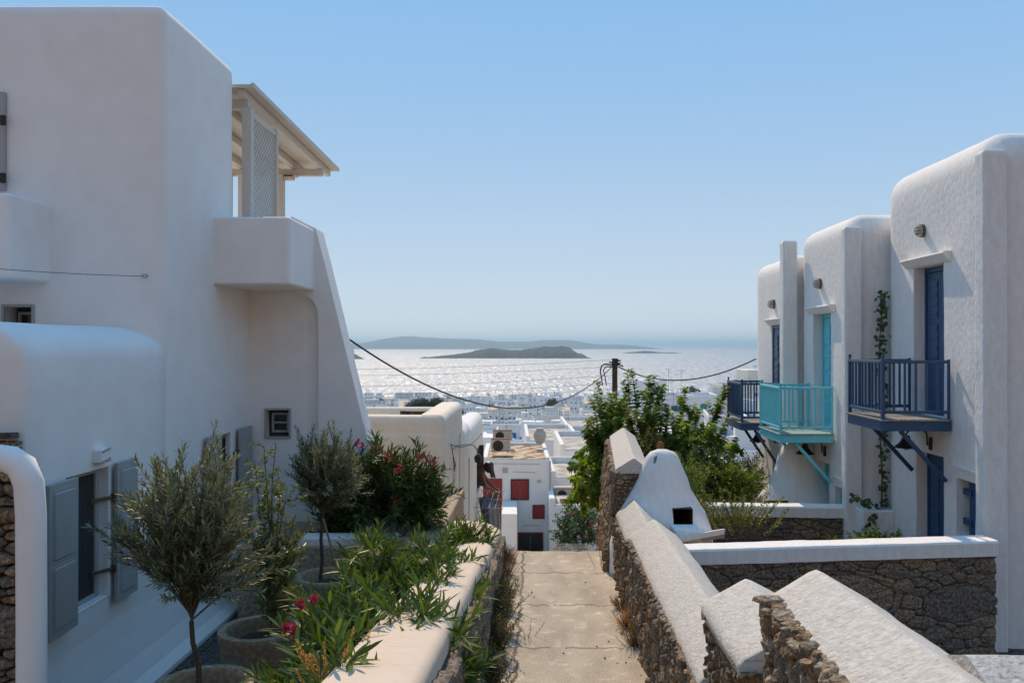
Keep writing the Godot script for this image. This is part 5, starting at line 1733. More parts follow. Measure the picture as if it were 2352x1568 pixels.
func cables() -> void:
	var pole_top := P(1413, 823, 22.0)
	var t := thing("utility_pole", "weathered wooden utility pole rising behind the mulberry leaves", "pole", P(1412, 1240, 22.0))
	var pb := MB.new()
	rod(pb, P(1411, 1260, 22.0), P(1412.5, 838, 22.0), 0.072, 12)
	part(t, "shaft", pb, M.wood)
	var hd := MB.new()
	rod(hd, P(1412.5, 840, 22.0), pole_top, 0.085, 10)
	for y in [828, 834]: rod(hd, P(1420, y, 21.95), P(1425, y, 21.9), 0.025, 6)
	beam(hd, P(1399, 831, 21.95), P(1432, 841, 21.9), 0.02, 0.04)
	part(t, "pole_head", hd, M.iron)
	var lp := MB.new()
	tube(lp, [P(1406, 838, 21.9), P(1390, 836, 21.9), P(1382, 840, 21.9), P(1379, 852, 21.9), P(1382, 868, 21.9), P(1384, 886, 21.9)], 0.022, 0.018, 6)
	tube(lp, [P(1406, 842, 21.9), P(1392, 842, 21.9), P(1386, 850, 21.9), P(1390, 866, 21.9), P(1393, 885, 21.9)], 0.018, 0.014, 6)
	part(t, "wire_loop", lp, M.cable)
	var defs := [
		[P(794, 774, 11.5), P(1406, 842, 21.9), "thick black cable sagging from the big white house wall to the pole", 0.014, [[955, 880], [1152, 937], [1290, 905]]],
		[P(1420, 842, 21.9), P(1737, 824, 17.3), "thick black cable from the pole to the farthest terraced house", 0.018, [[1490, 868], [1570, 873], [1660, 850]]],
	]
	for q in defs:
		var mb := MB.new()
		var c := Curve3D.new()
		var a: Vector3 = q[0]
		var b: Vector3 = q[1]
		# one hanging curve through the lowest visible point
		var dmin := 1e9
		var drop := 0.0
		for k in 21:
			var tt := k / 20.0
			var m := a.lerp(b, tt)
			var px := 1176.0 + m.x / -m.z * F
			for s in q[4]:
				if absf(px - s[0]) < 40.0 and tt > 0.2 and tt < 0.8:
					var want := P(s[0], s[1], -m.z).y
					var dd := (m.y - want) / (4.0 * tt * (1.0 - tt))
					if absf(tt - 0.5) < dmin:
						dmin = absf(tt - 0.5)
						drop = dd
		tube(mb, sag(a, b, drop, 40), q[3], q[3] * 0.8, 7)
		solo("overhead_cable", mb, M.cable, q[2], "cable", "overhead cables")
	for i in 5:
		var mb := MB.new()
		var y0: float = [852.0, 878.0, 897.0, 912.0, 838.0][i]
		var y1: float = [842.0, 862.0, 880.0, 893.0, 826.0][i]
		tube(mb, sag(P(815, y0 + 10, 60.0), P(1406, y1, 60.0), 0.12, 24), 0.011, 0.011, 4)
		solo("overhead_wire", mb, M.cable, "%s thin wire from the top across the bright water" % ordinal([1, 2, 3, 4, 0][i]), "cable", "thin wires across the bay")

# ---------------------------------------------------------------- plants
func leaf_mesh(len: float, wid: float, fold: float, bend: float, segs := 3) -> ArrayMesh:   # base at the origin, along +y, flat side to +z
	var mb := MB.new()
	var l := PackedVector3Array()
	var c := PackedVector3Array()
	var r := PackedVector3Array()
	for i in segs + 1:
		var t := float(i) / segs
		var w := wid * 0.5 * pow(sin(PI * clampf(t * 0.92 + 0.04, 0, 1)), 0.8) * (1.0 if i > 0 and i < segs else 0.12)
		var y := len * t
		var z := -bend * len * t * t
		c.append(Vector3(0, y, z))
		l.append(Vector3(-w, y, z + fold * w))
		r.append(Vector3(w, y, z + fold * w))
	var nl := Vector3(fold, 0, 1).normalized()
	var nr := Vector3(-fold, 0, 1).normalized()
	for i in segs:
		mb.quad_n(l[i], c[i], c[i + 1], l[i + 1], nl, nl, nl, nl)
		mb.quad_n(c[i], r[i], r[i + 1], c[i + 1], nr, nr, nr, nr)
	return mb.mesh()
func heart_leaf(len: float, wid: float) -> ArrayMesh:
	var mb := MB.new()
	var ol := [Vector2(0, 0.06), Vector2(0.30, 0.0), Vector2(0.5, 0.22), Vector2(0.44, 0.52), Vector2(0.22, 0.80), Vector2(0.0, 1.0)]
	var pts := []
	for s in [-1.0, 1.0]:
		var q := []
		for p in ol: q.append(Vector3(p.x * wid * s, p.y * len, absf(p.x) * wid * 0.35 - p.y * p.y * len * 0.18))
		var n := Vector3(-s * 0.33, 0.1, 1).normalized()
		for i in range(1, q.size() - 1): mb.tri_n(q[0] if i < 3 else Vector3(0, 0.5 * len, -0.045 * len), q[i], q[i + 1], n, n, n)
		mb.tri_n(q[0], q[3], Vector3(0, 0.5 * len, -0.045 * len), n, n, n)
	return mb.mesh()
func foliage(t: Node3D, called: String, lm: ArrayMesh, xf: Array, m: Material, dark := 0.65, lite := 1.35, tint := Color.WHITE) -> void:
	if xf.is_empty(): return
	var mm := MultiMesh.new()
	mm.transform_format = MultiMesh.TRANSFORM_3D
	mm.use_colors = true
	mm.mesh = lm
	mm.instance_count = xf.size()
	for i in xf.size():
		mm.set_instance_transform(i, xf[i])
		var k := rng.randf_range(dark, lite)
		var w := rng.randf_range(-0.10, 0.12)
		mm.set_instance_color(i, Color(k * (1.0 + w) * tint.r, k * tint.g, k * (1.0 - w) * tint.b))
	var o := MultiMeshInstance3D.new()
	o.name = called
	o.multimesh = mm
	o.material_override = m
	t.add_child(o, true)
	o.position = -t.position
	o.set_meta("kind", "stuff")
func leaf_xf(p: Vector3, d: Vector3, up: Vector3, s: float) -> Transform3D:   # leaf along d, its upper side towards up
	var y := d.normalized()
	var z := (up - y * up.dot(y))
	z = z.normalized() if z.length() > 0.01 else y.cross(Vector3(0.3, 0.1, 0.9)).normalized()
	return Transform3D(Basis(y.cross(z), y, z).scaled_local(Vector3(s, s, s)), p)
func rdir() -> Vector3:
	var v := Vector3(rng.randfn(0, 1), rng.randfn(0, 1), rng.randfn(0, 1))
	return v.normalized()
# grows one shoot; returns its points, adds leaves to xf
func shoot(tw: MB, xf: Array, p: Vector3, d: Vector3, L: float, up: float, r0: float, first: float, step: float, whorl: int, open: float, ls: float, wob := 0.12, droop := 0.0) -> Array:
	var n := maxi(3, int(L / 0.07))
	n = mini(n, 14)
	var pts := [p]
	var dir := d.normalized()
	for i in n:
		dir = (dir + Vector3(0, up / n, 0) + rdir() * wob * 0.35).normalized()
		pts.append(pts[-1] + dir * L / n)
	tube(tw, pts, r0, r0 * 0.35, 4 if r0 < 0.01 else 7)
	if step > 0.0:
		var s := first * L
		var turn := rng.randf() * TAU
		while s <= L:
			var f := s / L * n
			var i := mini(int(f), n - 1)
			var q: Vector3 = pts[i].lerp(pts[i + 1], f - i)
			var ax: Vector3 = (pts[i + 1] - pts[i]).normalized()
			var a := ax.cross(Vector3(0.2, 0.1, 0.97)).normalized()
			var b := ax.cross(a)
			for k in whorl:
				var an := turn + TAU * k / whorl + rng.randf_range(-0.3, 0.3)
				var rad := a * cos(an) + b * sin(an)
				var o := open * rng.randf_range(0.75, 1.25)
				var ld := (ax * cos(o) + rad * sin(o) + Vector3(0, -droop, 0) + rdir() * 0.15).normalized()
				xf.append(leaf_xf(q, ld, ax * 0.7 + Vector3.UP * 0.6 - rad * 0.1 + rdir() * 0.25, ls * rng.randf_range(0.75, 1.2)))
			turn += 1.57 if whorl == 2 else (2.4 if whorl == 1 else 0.5)
			s += step * rng.randf_range(0.8, 1.2)
	return pts
func olive(label: String, base: Vector3, fork: Vector3, rad: Vector3, cen: Vector3, shoots: int, subs: int, sd: int, stake: Array) -> void:
	rng.seed = sd
	var t := thing("olive_tree", label, "tree", base, "potted olive trees on the terrace")
	var tr := MB.new()
	tube(tr, [base, base.lerp(fork, 0.3) + Vector3(0.012, 0, 0), base.lerp(fork, 0.65) - Vector3(0.01, 0, 0), fork], 0.022, 0.016, 8)
	part(t, "trunk", tr, M.bark)
	var tw := MB.new()
	var xf := []
	var tips := []
	for i in shoots:
		var g := (i + 0.5) / shoots
		var y := 1.0 - 1.55 * g
		var a := i * 2.39996
		var v := Vector3(cos(a) * sqrt(maxf(0.0, 1.0 - y * y)), y, sin(a) * sqrt(maxf(0.0, 1.0 - y * y)))
		var target: Vector3 = cen + v * rad * rng.randf_range(0.5, 0.95) * (1.22 if rng.randf() < 0.2 else 1.0) * (1.0 + 0.28 * nz.get_noise_3dv(v * 22.0 + base * 9.0))
		var st := fork + Vector3(0, rng.randf_range(0.0, 0.3) * rad.y, 0)
		var d := target - st
		var pts := shoot(tw, xf, st, d + Vector3(0, 0.1, 0), d.length(), 0.12, 0.008, 0.45, 0.03, 2, 0.65, 1.0)
		for k in subs:
			var j := rng.randi_range(int(pts.size() * 0.3), pts.size() - 1)
			var dd: Vector3 = ((pts[j] - pts[maxi(0, j - 1)]).normalized() * 0.7 + rdir() * 0.9 + v * 0.4 + Vector3(0, 0.35, 0)).normalized()
			shoot(tw, xf, pts[j], dd, rng.randf_range(0.16, 0.34) * rad.y * 2.0, 0.35, 0.004, 0.1, 0.024, 2, 0.6, 1.0)
	part(t, "branches", tw, M.twig)
	foliage(t, "foliage", leaf_mesh(0.066, 0.0145, 0.3, 0.05, 3), xf, M.leaf_olive, 0.5, 1.5)
	if stake.size():
		var sb := MB.new()
		rod(sb, stake[0], stake[1], 0.012, 7)
		part(t, "stake", sb, M.cane)
func citrus() -> void:
	rng.seed = 31
	var base := P(618, 1440, 7.3)
	var t := thing("spindly_shrub", "tall thin glossy-leaved shrub with upright twigs in the middle pot", "shrub", base)
	var tw := MB.new()
	var xf := []
	var tops := [[640, 1005], [600, 1050], [585, 1030], [655, 1110], [575, 1120], [660, 1240], [712, 1190], [630, 1090], [605, 1160], [672, 1180], [640, 1130], [595, 1215], [690, 1265]]
	for i in tops.size():
		var q = tops[i]
		var e := P(q[0], q[1], 7.3 + rng.randf_range(-0.25, 0.25))
		var s := base + Vector3(rng.randf_range(-0.04, 0.04), rng.randf_range(0.05, 0.45), rng.randf_range(-0.04, 0.04))
		var d := e - s
		var pts := shoot(tw, xf, s, d, d.length() * 0.98, 0.0, 0.009, 0.35, 0.035, 1, 0.9, 1.0, 0.10)
		for k in 9:
			var j := rng.randi_range(int(pts.size() * 0.35), pts.size() - 1)
			shoot(tw, xf, pts[j], (rdir() + Vector3(0, 0.4, 0)).normalized(), rng.randf_range(0.08, 0.22), 0.2, 0.003, 0.1, 0.018, 2, 0.9, 0.95)
	for k in 120:   # thick lower part
		var c := P(rng.randf_range(590, 672), rng.randf_range(1240, 1420), 7.3 + rng.randf_range(-0.16, 0.16))
		shoot(tw, xf, c, (rdir() + Vector3(0, 0.2, 0)).normalized(), rng.randf_range(0.06, 0.16), 0.1, 0.0025, 0.0, 0.014, 2, 0.9, 0.85)
	part(t, "branches", tw, M.twig)
	foliage(t, "foliage", leaf_mesh(0.042, 0.019, 0.35, 0.12, 3), xf, M.leaf_citrus, 0.45, 1.5)
func flowers(t: Node3D, spots: Array, m: Material, r: float, called := "blossom") -> void:
	var lm := leaf_mesh(0.026, 0.02, 0.4, -0.15, 2)
	for s in spots:
		var xf := []
		for k in 10:
			var c: Vector3 = s + rdir() * r
			var n := (rdir() + Vector3(0, 0.5, 0.5)).normalized()
			var a := n.cross(Vector3(0.3, 0.5, 0.8)).normalized()
			for j in 5:
				var d := a.rotated(n, TAU * j / 5.0)
				xf.append(leaf_xf(c, d + n * 0.4, n, rng.randf_range(0.8, 1.3)))
		foliage(t, called, lm, xf, m, 0.6, 1.4)
func oleander_hedge() -> void:
	# one bush after another along the planter: [offset from the street line, distance, spread, top over the cap, stems, label, seed]
	var list := [
		[-0.98, 4.05, 0.26, 0.18, 44, "low oleander sprigs over the near end of the cap, at the bottom edge", 19],
		[-1.08, 4.55, 0.36, 0.24, 56, "nearest low oleander bush at the bottom of the view beside the orange dried plant", 18],
		[-1.28, 5.4, 0.46, 0.30, 60, "leafy oleander bush with red buds on its left, before the middle pot", 11],
		[-0.84, 5.2, 0.40, 0.30, 64, "dense oleander bush leaning over the cream cap right of the red buds", 12],
		[-1.28, 6.5, 0.48, 0.34, 58, "oleander bush with pale flower heads, before the farthest pot", 13],
		[-0.92, 6.7, 0.38, 0.30, 54, "oleander bush halfway along the planter, some leaves over the cap", 14],
		[-1.02, 7.9, 0.38, 0.34, 50, "oleander bush with creamy flowers towards the far end of the planter", 15],
		[-0.86, 9.5, 0.24, 0.30, 30, "small bright oleander tuft at the far end of the planter on the cap edge", 16],
		[-1.55, 8.0, 0.34, 0.50, 30, "upright oleander with broad leaves standing behind the hedge by the grey shrub", 17],
	]
	for q in list:
		rng.seed = q[6]
		var b := S(q[0], -2.8, q[1])
		var hh: float = plant_y(q[1]) + q[3] + 2.8
		var t := thing("oleander_bush", q[5], "bush", b, "oleanders in the lane planter")
		var tw := MB.new()
		var xf := []
		var tips := []
		for i in q[4]:
			var a: float = i * 2.39996
			var f := sqrt((i + 0.5) / q[4])
			var st: Vector3 = b + Vector3(cos(a), 0, sin(a)) * f * q[2] * 0.45
			var e := b + Vector3(cos(a) * f * q[2] + 0.05, hh * rng.randf_range(0.5, 1.0) * (1.06 - 0.4 * f), sin(a) * f * q[2])
			var d: Vector3 = e - st
			var pts := shoot(tw, xf, st, d + Vector3(0, 0.12, 0), d.length(), 0.25, 0.007, 0.28, 0.035, 3, 0.72, 1.0, 0.10, 0.05)
			tips.append(pts[-1])
			for k in 2:
				var j := rng.randi_range(int(pts.size() * 0.4), pts.size() - 1)
				var p2 := shoot(tw, xf, pts[j], (Vector3(cos(a + k), 0.7, sin(a + k)) + rdir() * 0.6).normalized(), rng.randf_range(0.12, 0.26), 0.25, 0.005, 0.15, 0.03, 3, 0.7, 1.0, 0.1, 0.05)
				tips.append(p2[-1])
		part(t, "stems", tw, M.twig)
		foliage(t, "foliage", leaf_mesh(0.15, 0.022, 0.25, 0.10, 4), xf, M.leaf_oleander, 0.6, 1.5)
		if q[6] == 11: flowers(t, [P(720, 1375, 5.0), P(690, 1388, 5.0), P(678, 1446, 4.9), P(660, 1440, 5.0)], M.petal, 0.015)
		if q[6] in [13, 14, 15]: flowers(t, [tips[3], tips[20], tips[33], tips[41]], M.petal_white, 0.02)
func big_oleander() -> void:
	var defs := [
		[P(842, 1300, 10.4), P(838, 1132, 10.4), Vector3(0.52, 0.55, 0.42), 74, "tall dark oleander with red flower heads at the corner of the big white house", 41, [[828, 1018], [862, 1030], [893, 1045], [918, 1078], [905, 1150]]],
		[P(955, 1280, 10.7), P(955, 1130, 10.7), Vector3(0.33, 0.42, 0.34), 50, "second big oleander standing before the cream house wall, right of the taller one", 42, [[995, 1062], [968, 1052]]],
	]
	for q in defs:
		rng.seed = q[5]
		var t := thing("oleander", q[4], "bush", q[0], "big oleanders at the back of the terrace")
		var tw := MB.new()
		var xf := []
		for i in q[3]:
			var g: float = (i + 0.5) / q[3]
			var y := 1.0 - 1.75 * g
			var a: float = i * 2.39996
			var s := sqrt(maxf(0.0, 1.0 - y * y))
			var v := Vector3(cos(a) * s, y, sin(a) * s)
			var e: Vector3 = q[1] + v * q[2] * rng.randf_range(0.75, 1.05)
			var st: Vector3 = q[0].lerp(q[1], rng.randf_range(0.1, 0.8))
			var d: Vector3 = e - st
			var pts := shoot(tw, xf, st, d, d.length(), 0.15, 0.009, 0.3, 0.035, 3, 0.75, 1.0, 0.1, 0.05)
			for k in 3:
				var j := rng.randi_range(int(pts.size() * 0.4), pts.size() - 1)
				shoot(tw, xf, pts[j], (v + rdir() * 0.8 + Vector3(0, 0.3, 0)).normalized(), rng.randf_range(0.14, 0.28), 0.2, 0.005, 0.1, 0.032, 3, 0.75, 1.0, 0.1, 0.05)
		part(t, "stems", tw, M.twig)
		foliage(t, "foliage", leaf_mesh(0.14, 0.025, 0.25, 0.10, 3), xf, M.leaf_oleander, 0.35, 1.2)
		var sp := []
		for f in q[6]: sp.append(P(f[0], f[1], -q[0].z - 0.42 + rng.randf_range(0.0, 0.15)))
		flowers(t, sp, M.petal, 0.055)
	# dark undergrowth below it
	rng.seed = 43
	var u := thing("dark_shrub", "dark shady shrub filling the raised bed below the tall oleander", "shrub", P(800, 1275, 10.3))
	var tw2 := MB.new()
	var x2 := []
	for i in 90:
		var c := P(rng.randf_range(742, 925), rng.randf_range(1120, 1240), rng.randf_range(10.0, 10.6))
		shoot(tw2, x2, c - Vector3(0, 0.15, 0), (rdir() + Vector3(0, 0.7, 0)).normalized(), rng.randf_range(0.16, 0.3), 0.2, 0.005, 0.1, 0.03, 3, 0.8, 1.0)
	part(u, "stems", tw2, M.twig)
	foliage(u, "foliage", leaf_mesh(0.10, 0.025, 0.25, 0.1, 3), x2, M.leaf_dark, 0.5, 1.2)
func tuft(called: String, label: String, cat: String, c: Vector3, spread: float, h: float, n: int, lm: ArrayMesh, m: Material, sd: int, group := "", lean := Vector3.ZERO, step := 0.02, whorl := 2) -> void:
	rng.seed = sd
	var t := thing(called, label, cat, c, group)
	var tw := MB.new()
	var xf := []
	for i in n:
		var d := Vector3(rng.randfn(0, 1), 0, rng.randfn(0, 1)) * 0.5
		var st := c + d * spread * 0.5
		shoot(tw, xf, st, (d * spread + Vector3(0, h, 0) + lean).normalized(), h * rng.randf_range(0.5, 1.1), 0.1, 0.0028, 0.2, step, whorl, 0.7, 1.0, 0.25)
	part(t, "stems", tw, M.twig)
	foliage(t, "foliage", lm, xf, m, 0.6, 1.4)
func small_plants() -> void:
	var fine := leaf_mesh(0.022, 0.005, 0.2, 0.05, 2)
	var mid := leaf_mesh(0.034, 0.014, 0.3, 0.1, 2)
	tuft("grey_shrub", "round grey-green lavender-like shrub behind the oleander hedge", "shrub", P(872, 1262, 9.6), 0.38, 0.34, 130, leaf_mesh(0.03, 0.006, 0.2, 0.05, 2), M.leaf_grey, 51, "", Vector3.ZERO, 0.016)
	tuft("brown_shrub", "purplish half-dry little shrub at the far end of the planter", "shrub", P(1015, 1250, 10.3), 0.5, 0.26, 70, leaf_mesh(0.03, 0.010, 0.3, 0.1, 2), M.leaf_grey, 52, "", Vector3.ZERO, 0.028)
	tuft("dry_plant", "bright orange dried-out plant at the bottom edge of the view", "plant", P(768, 1625, 4.2), 0.16, 0.36, 26, leaf_mesh(0.016, 0.006, 0.2, 0.1, 2), M.dry_orange, 53, "", Vector3.ZERO, 0.009, 3)
	# weeds along the foot of the planter wall
	var w := [[7.0, 0.18, 0.40, "weed_clump", M.weed, 0], [6.5, 0.16, 0.30, "dry_grass", M.dry, 1], [7.7, 0.2, 0.48, "weed_clump", M.weed, 2], [8.4, 0.22, 0.50, "weed_clump", M.weed, 3], [9.1, 0.2, 0.40, "weed_clump", M.weed, 4], [9.8, 0.18, 0.34, "dry_grass", M.dry, 5], [10.5, 0.18, 0.32, "dry_grass", M.dry, 6], [11.2, 0.16, 0.26, "dry_grass", M.dry, 7], [8.0, 0.14, 0.30, "dry_grass", M.dry, 8], [7.35, 0.12, 0.25, "dry_grass", M.dry, 9], [9.4, 0.12, 0.25, "dry_grass", M.dry, 10], [6.0, 0.2, 0.4, "weed_clump", M.weed, 11]]
	for q in w:
		var lab: String = ["green-brown weed clump", "straw-coloured dry grass"][0 if q[3] == "weed_clump" else 1]
		lab += ", %s from the bottom along the planter wall foot" % ordinal([2, 1, 5, 7, 8, 10, 11, 12, 6, 3, 9, 0][q[5]])
		tuft(q[3], lab, "weeds", S(-0.44, lane_y(q[0]), q[0]), q[1] * 0.9, q[2] * 0.8, 150, mid if q[3] == "weed_clump" else fine, q[4], 60 + q[5], "weeds along the planter wall", Vector3(0.02, 0, 0), 0.026)
	var r := [[8.0, 0.07, 0.22, "darkest brown dry tuft at the foot of the right-hand wall, nearest of three"], [8.55, 0.08, 0.20, "rust-orange dry tuft at the foot of the right-hand wall, middle of three"], [9.15, 0.07, 0.16, "pale dry tuft at the foot of the right-hand wall, farthest of three"]]
	for i in 3: tuft("dry_tuft", r[i][3], "dry grass", S(0.94, lane_y(r[i][0]), r[i][0]), 0.14, r[i][2], 90, fine, M.dry if i != 1 else M.dry_orange, 80 + i, "dry tufts at the foot of the right wall", Vector3(-0.03, 0, 0), 0.02)
	tuft("thin_weed", "few thin grey weeds growing out of the long crack in the lane", "weeds", S(-0.10, lane_y(8.3), 8.3), 0.3, 0.16, 12, fine, M.leaf_grey, 84)
	tuft("thin_weed", "sparse bare-stemmed weed near the right wall at the top of the lane", "weeds", S(0.85, lane_y(10.9), 10.9), 0.2, 0.3, 6, fine, M.leaf_grey, 85, "", Vector3.ZERO, 0.08)
	# courtyard plants
	tuft("courtyard_shrub", "loose green rose-like shrub climbing over the second courtyard wall beside the oven", "shrub", P(1690, 1225, 11.6), 0.65, 0.62, 70, leaf_mesh(0.045, 0.026, 0.3, 0.15, 3), M.leaf_citrus, 86, "", Vector3(-0.1, 0, 0), 0.03)
	tuft("low_shrub", "low bright green shrub against the navy-door house, behind the nearest courtyard wall", "shrub", P(2035, 1262, 11.6), 0.75, 0.30, 80, leaf_mesh(0.06, 0.03, 0.3, 0.15, 3), M.leaf_mulberry, 87, "", Vector3(0.12, 0, 0), 0.03)
	tuft("spiky_plant", "small spiky light green plant showing just over the nearest courtyard wall", "plant", P(1943, 1262, 11.0), 0.2, 0.16, 6, leaf_mesh(0.14, 0.014, 0.2, 0.2, 3), M.leaf_mulberry, 88, "", Vector3.ZERO, 0.03, 3)
	# climbing vine
	rng.seed = 89
	var v := thing("climbing_vine", "dark-leaved vine climbing the wall corner between the turquoise and the tallest house", "vine", P(2030, 1240, 12.3))
	var tw := MB.new()
	var xf := []
	var pth := [P(2030, 1245, 12.35), P(2024, 1190, 12.4), P(2027, 1100, 12.45), P(2022, 1000, 12.45), P(2026, 900, 12.45), P(2021, 800, 12.45), P(2025, 730, 12.45), P(2023, 670, 12.45)]
	tube(tw, pth, 0.018, 0.006, 6)
	for i in 300:
		var f := rng.randf() * 6.99
		if f > 1.2 and f < 2.6 and rng.randf() < 0.4: continue
		var q: Vector3 = pth[int(f)].lerp(pth[int(f) + 1], f - int(f)) + Vector3(rng.randfn(0, 0.035), 0, rng.randf() * 0.12)
		xf.append(leaf_xf(q, rdir() + Vector3(0, -0.6, 0.3), rdir() * 0.6 + Vector3(-0.3, 0.5, 0.7), rng.randf_range(0.7, 1.15)))
	for br in [[P(2026, 1170, 12.3), P(1985, 1150, 12.2), P(1960, 1140, 12.1)], [P(2026, 1200, 12.3), P(2004, 1180, 12.2), P(1990, 1215, 12.2)]]:
		tube(tw, br, 0.01, 0.004, 5)
		for i in 40:
			var f := rng.randf() * 1.99
			var q: Vector3 = br[int(f)].lerp(br[int(f) + 1], f - int(f)) + rdir() * 0.05
			xf.append(leaf_xf(q, rdir() + Vector3(0, -0.6, 0.3), rdir() * 0.6 + Vector3(-0.3, 0.5, 0.7), rng.randf_range(0.7, 1.1)))
	part(v, "stem", tw, M.twig)
	foliage(v, "foliage", heart_leaf(0.07, 0.065), xf, M.leaf_dark, 0.6, 1.5)
	tuft("thin_climber", "thin pale green climber against the farthest house under its balcony", "vine", P(1745, 1110, 14.9), 0.12, 0.75, 7, leaf_mesh(0.05, 0.025, 0.3, 0.1, 3), M.leaf_yellow, 90, "", Vector3(0.1, 0, 0), 0.05, 1)
func mulberry() -> void:
	rng.seed = 101
	var base := P(1470, 1230, 16.0)
	var t := thing("mulberry_tree", "big light green mulberry with long upright leafy shoots behind the lane wall", "tree", base)
	var tr := MB.new()
	tube(tr, [base, P(1468, 1150, 16.0), P(1480, 1080, 16.0)], 0.12, 0.09, 9)
	part(t, "trunk", tr, M.bark)
	var tw := MB.new()
	var xf := []
	var tips := [[1478, 845, 16], [1492, 862, 15.6], [1445, 880, 16.2], [1425, 900, 15.4], [1385, 870, 15.8], [1370, 905, 15.2], [1400, 925, 16], [1345, 925, 15.4], [1350, 965, 15.2], [1465, 900, 15.2], [1520, 905, 16], [1530, 935, 15.5], [1505, 885, 15.8], [1578, 888, 17], [1590, 930, 16.5], [1572, 960, 16], [1610, 940, 17], [1655, 880, 16.5], [1650, 930, 16.2], [1640, 980, 16], [1625, 1000, 16.5], [1600, 985, 15.8], [1555, 985, 15.4], [1540, 1000, 16], [1480, 950, 15], [1450, 960, 15.5], [1410, 975, 15.0], [1375, 975, 15.4], [1340, 1005, 15.2], [1500, 960, 15], [1395, 905, 16], [1440, 915, 16.6], [1660, 1010, 16.4], [1668, 950, 16.8]]
	for q in tips:
		var e := P(q[0], q[1], q[2])
		var st := P(lerpf(1490, q[0], 0.62), 1110, lerpf(16.0, q[2], 0.6))
		var d := e - st
		var pts := shoot(tw, xf, st, d + Vector3(rng.randf_range(-0.1, 0.1), 0, 0), d.length(), 0.06, 0.014, 0.12, 0.034, 2, 1.05, 1.0, 0.07, 0.25)
		for k in 3:
			var j := rng.randi_range(2, pts.size() - 3)
			shoot(tw, xf, pts[j], (Vector3(rng.randf_range(-0.6, 0.6), 0.8, rng.randf_range(-0.6, 0.6))).normalized(), rng.randf_range(0.25, 0.5), 0.2, 0.007, 0.1, 0.036, 2, 1.05, 0.9, 0.08, 0.25)
	# shaggy left side hanging down beside the wall, and the dense middle
	for i in 150:
		var px := rng.randf_range(1318, 1395)
		var py := rng.randf_range(1000, 1150)
		if px < 1345 and py < 1060 and rng.randf() < 0.7: continue
		shoot(tw, xf, P(px + 12, py + 10, rng.randf_range(15.0, 17.0)), (rdir() + Vector3(-0.3, 0.25, 0.2)).normalized(), rng.randf_range(0.2, 0.4), 0.0, 0.006, 0.1, 0.036, 2, 1.0, 0.85, 0.1, 0.3)
	for i in 260:
		var px := rng.randf_range(1400, 1690)
		var py := rng.randf_range(1000, 1110)
		shoot(tw, xf, P(px, py + 10, rng.randf_range(15.2, 17.4)), (rdir() + Vector3(0, 0.5, 0.3)).normalized(), rng.randf_range(0.2, 0.45), 0.0, 0.006, 0.1, 0.036, 2, 1.0, 0.85, 0.1, 0.3)
	part(t, "branches", tw, M.twig)
	foliage(t, "foliage", heart_leaf(0.122, 0.102), xf, M.leaf_mulberry, 0.55, 1.45)
	# lower bushes in front of it: yellowish, dark, and bright green ones
	var defs := [["yellow_shrub", "yellow-brown small-leaved shrub behind the ridged wall cap", 1462, 1530, 985, 1090, 14.6, 140, M.leaf_yellow, 0.045, 0.02, 111], ["dark_bush", "dense dark green bush in the shade right of the oven top", 1545, 1690, 1030, 1135, 14.8, 230, M.leaf_dark, 0.07, 0.035, 112], ["bright_bush", "bright green leafy bush between the oven and the half-hidden oven", 1570, 1740, 1068, 1138, 14.2, 220, M.leaf_mulberry, 0.065, 0.032, 113], ["feathery_bush", "feathery light green bush just right of the oven", 1538, 1610, 1050, 1140, 12.9, 90, M.leaf_mulberry, 0.075, 0.012, 114], ["corner_bush", "rounded green bush at the foot of the farthest white house", 1690, 1745, 1050, 1130, 15.6, 110, M.leaf_citrus, 0.06, 0.03, 115]]
	for q in defs:
		rng.seed = q[11]
		var b := thing(q[0], q[1], "bush", P((q[2] + q[3]) / 2.0, q[5] + 60, q[6]))
		var tw2 := MB.new()
		var x2 := []
		for i in q[7]:
			var u := rng.randf()
			var px := lerpf(q[2], q[3], u)
			var py := lerpf(q[4] + 30.0 * (2.0 * u - 1.0) * (2.0 * u - 1.0), q[5], rng.randf())
			shoot(tw2, x2, P(px, py + 12, q[6] + rng.randf_range(-0.1, 0.9)), (rdir() * 0.8 + Vector3(0, 0.8, 0.3)).normalized(), rng.randf_range(0.15, 0.32), 0.1, 0.004, 0.05, 0.03, 2, 0.9, 1.0, 0.1, 0.1)
		part(b, "stems", tw2, M.twig)
		foliage(b, "foliage", leaf_mesh(q[9], q[10], 0.3, 0.15, 3), x2, q[8], 0.55, 1.45)
	# dark climbing bush at the end of the lane, with a few red flowers
	rng.seed = 121
	var cb := thing("bougainvillea_bush", "dark green climbing bush with a few red flowers at the end of the lane", "bush", P(1320, 1255, 31.5))
	var tw3 := MB.new()
	var x3 := []
	for i in 300:
		var px := rng.randf_range(1282, 1366)
		var py := rng.randf_range(1166, 1256)
		if px < 1300 and py < 1195: continue
		shoot(tw3, x3, P(px, py, rng.randf_range(31.6, 33.0)), (rdir() + Vector3(0, 0.3, 0.4)).normalized(), rng.randf_range(0.25, 0.5), 0.1, 0.008, 0.0, 0.07, 2, 1.0, 1.0)
	part(cb, "stems", tw3, M.twig)
	foliage(cb, "foliage", leaf_mesh(0.11, 0.07, 0.3, 0.15, 3), x3, M.leaf_dark, 0.5, 1.5)
	flowers(cb, [P(1358, 1200, 31.4), P(1360, 1208, 31.4), P(1310, 1180, 31.4), P(1345, 1232, 31.4)], M.petal, 0.08)
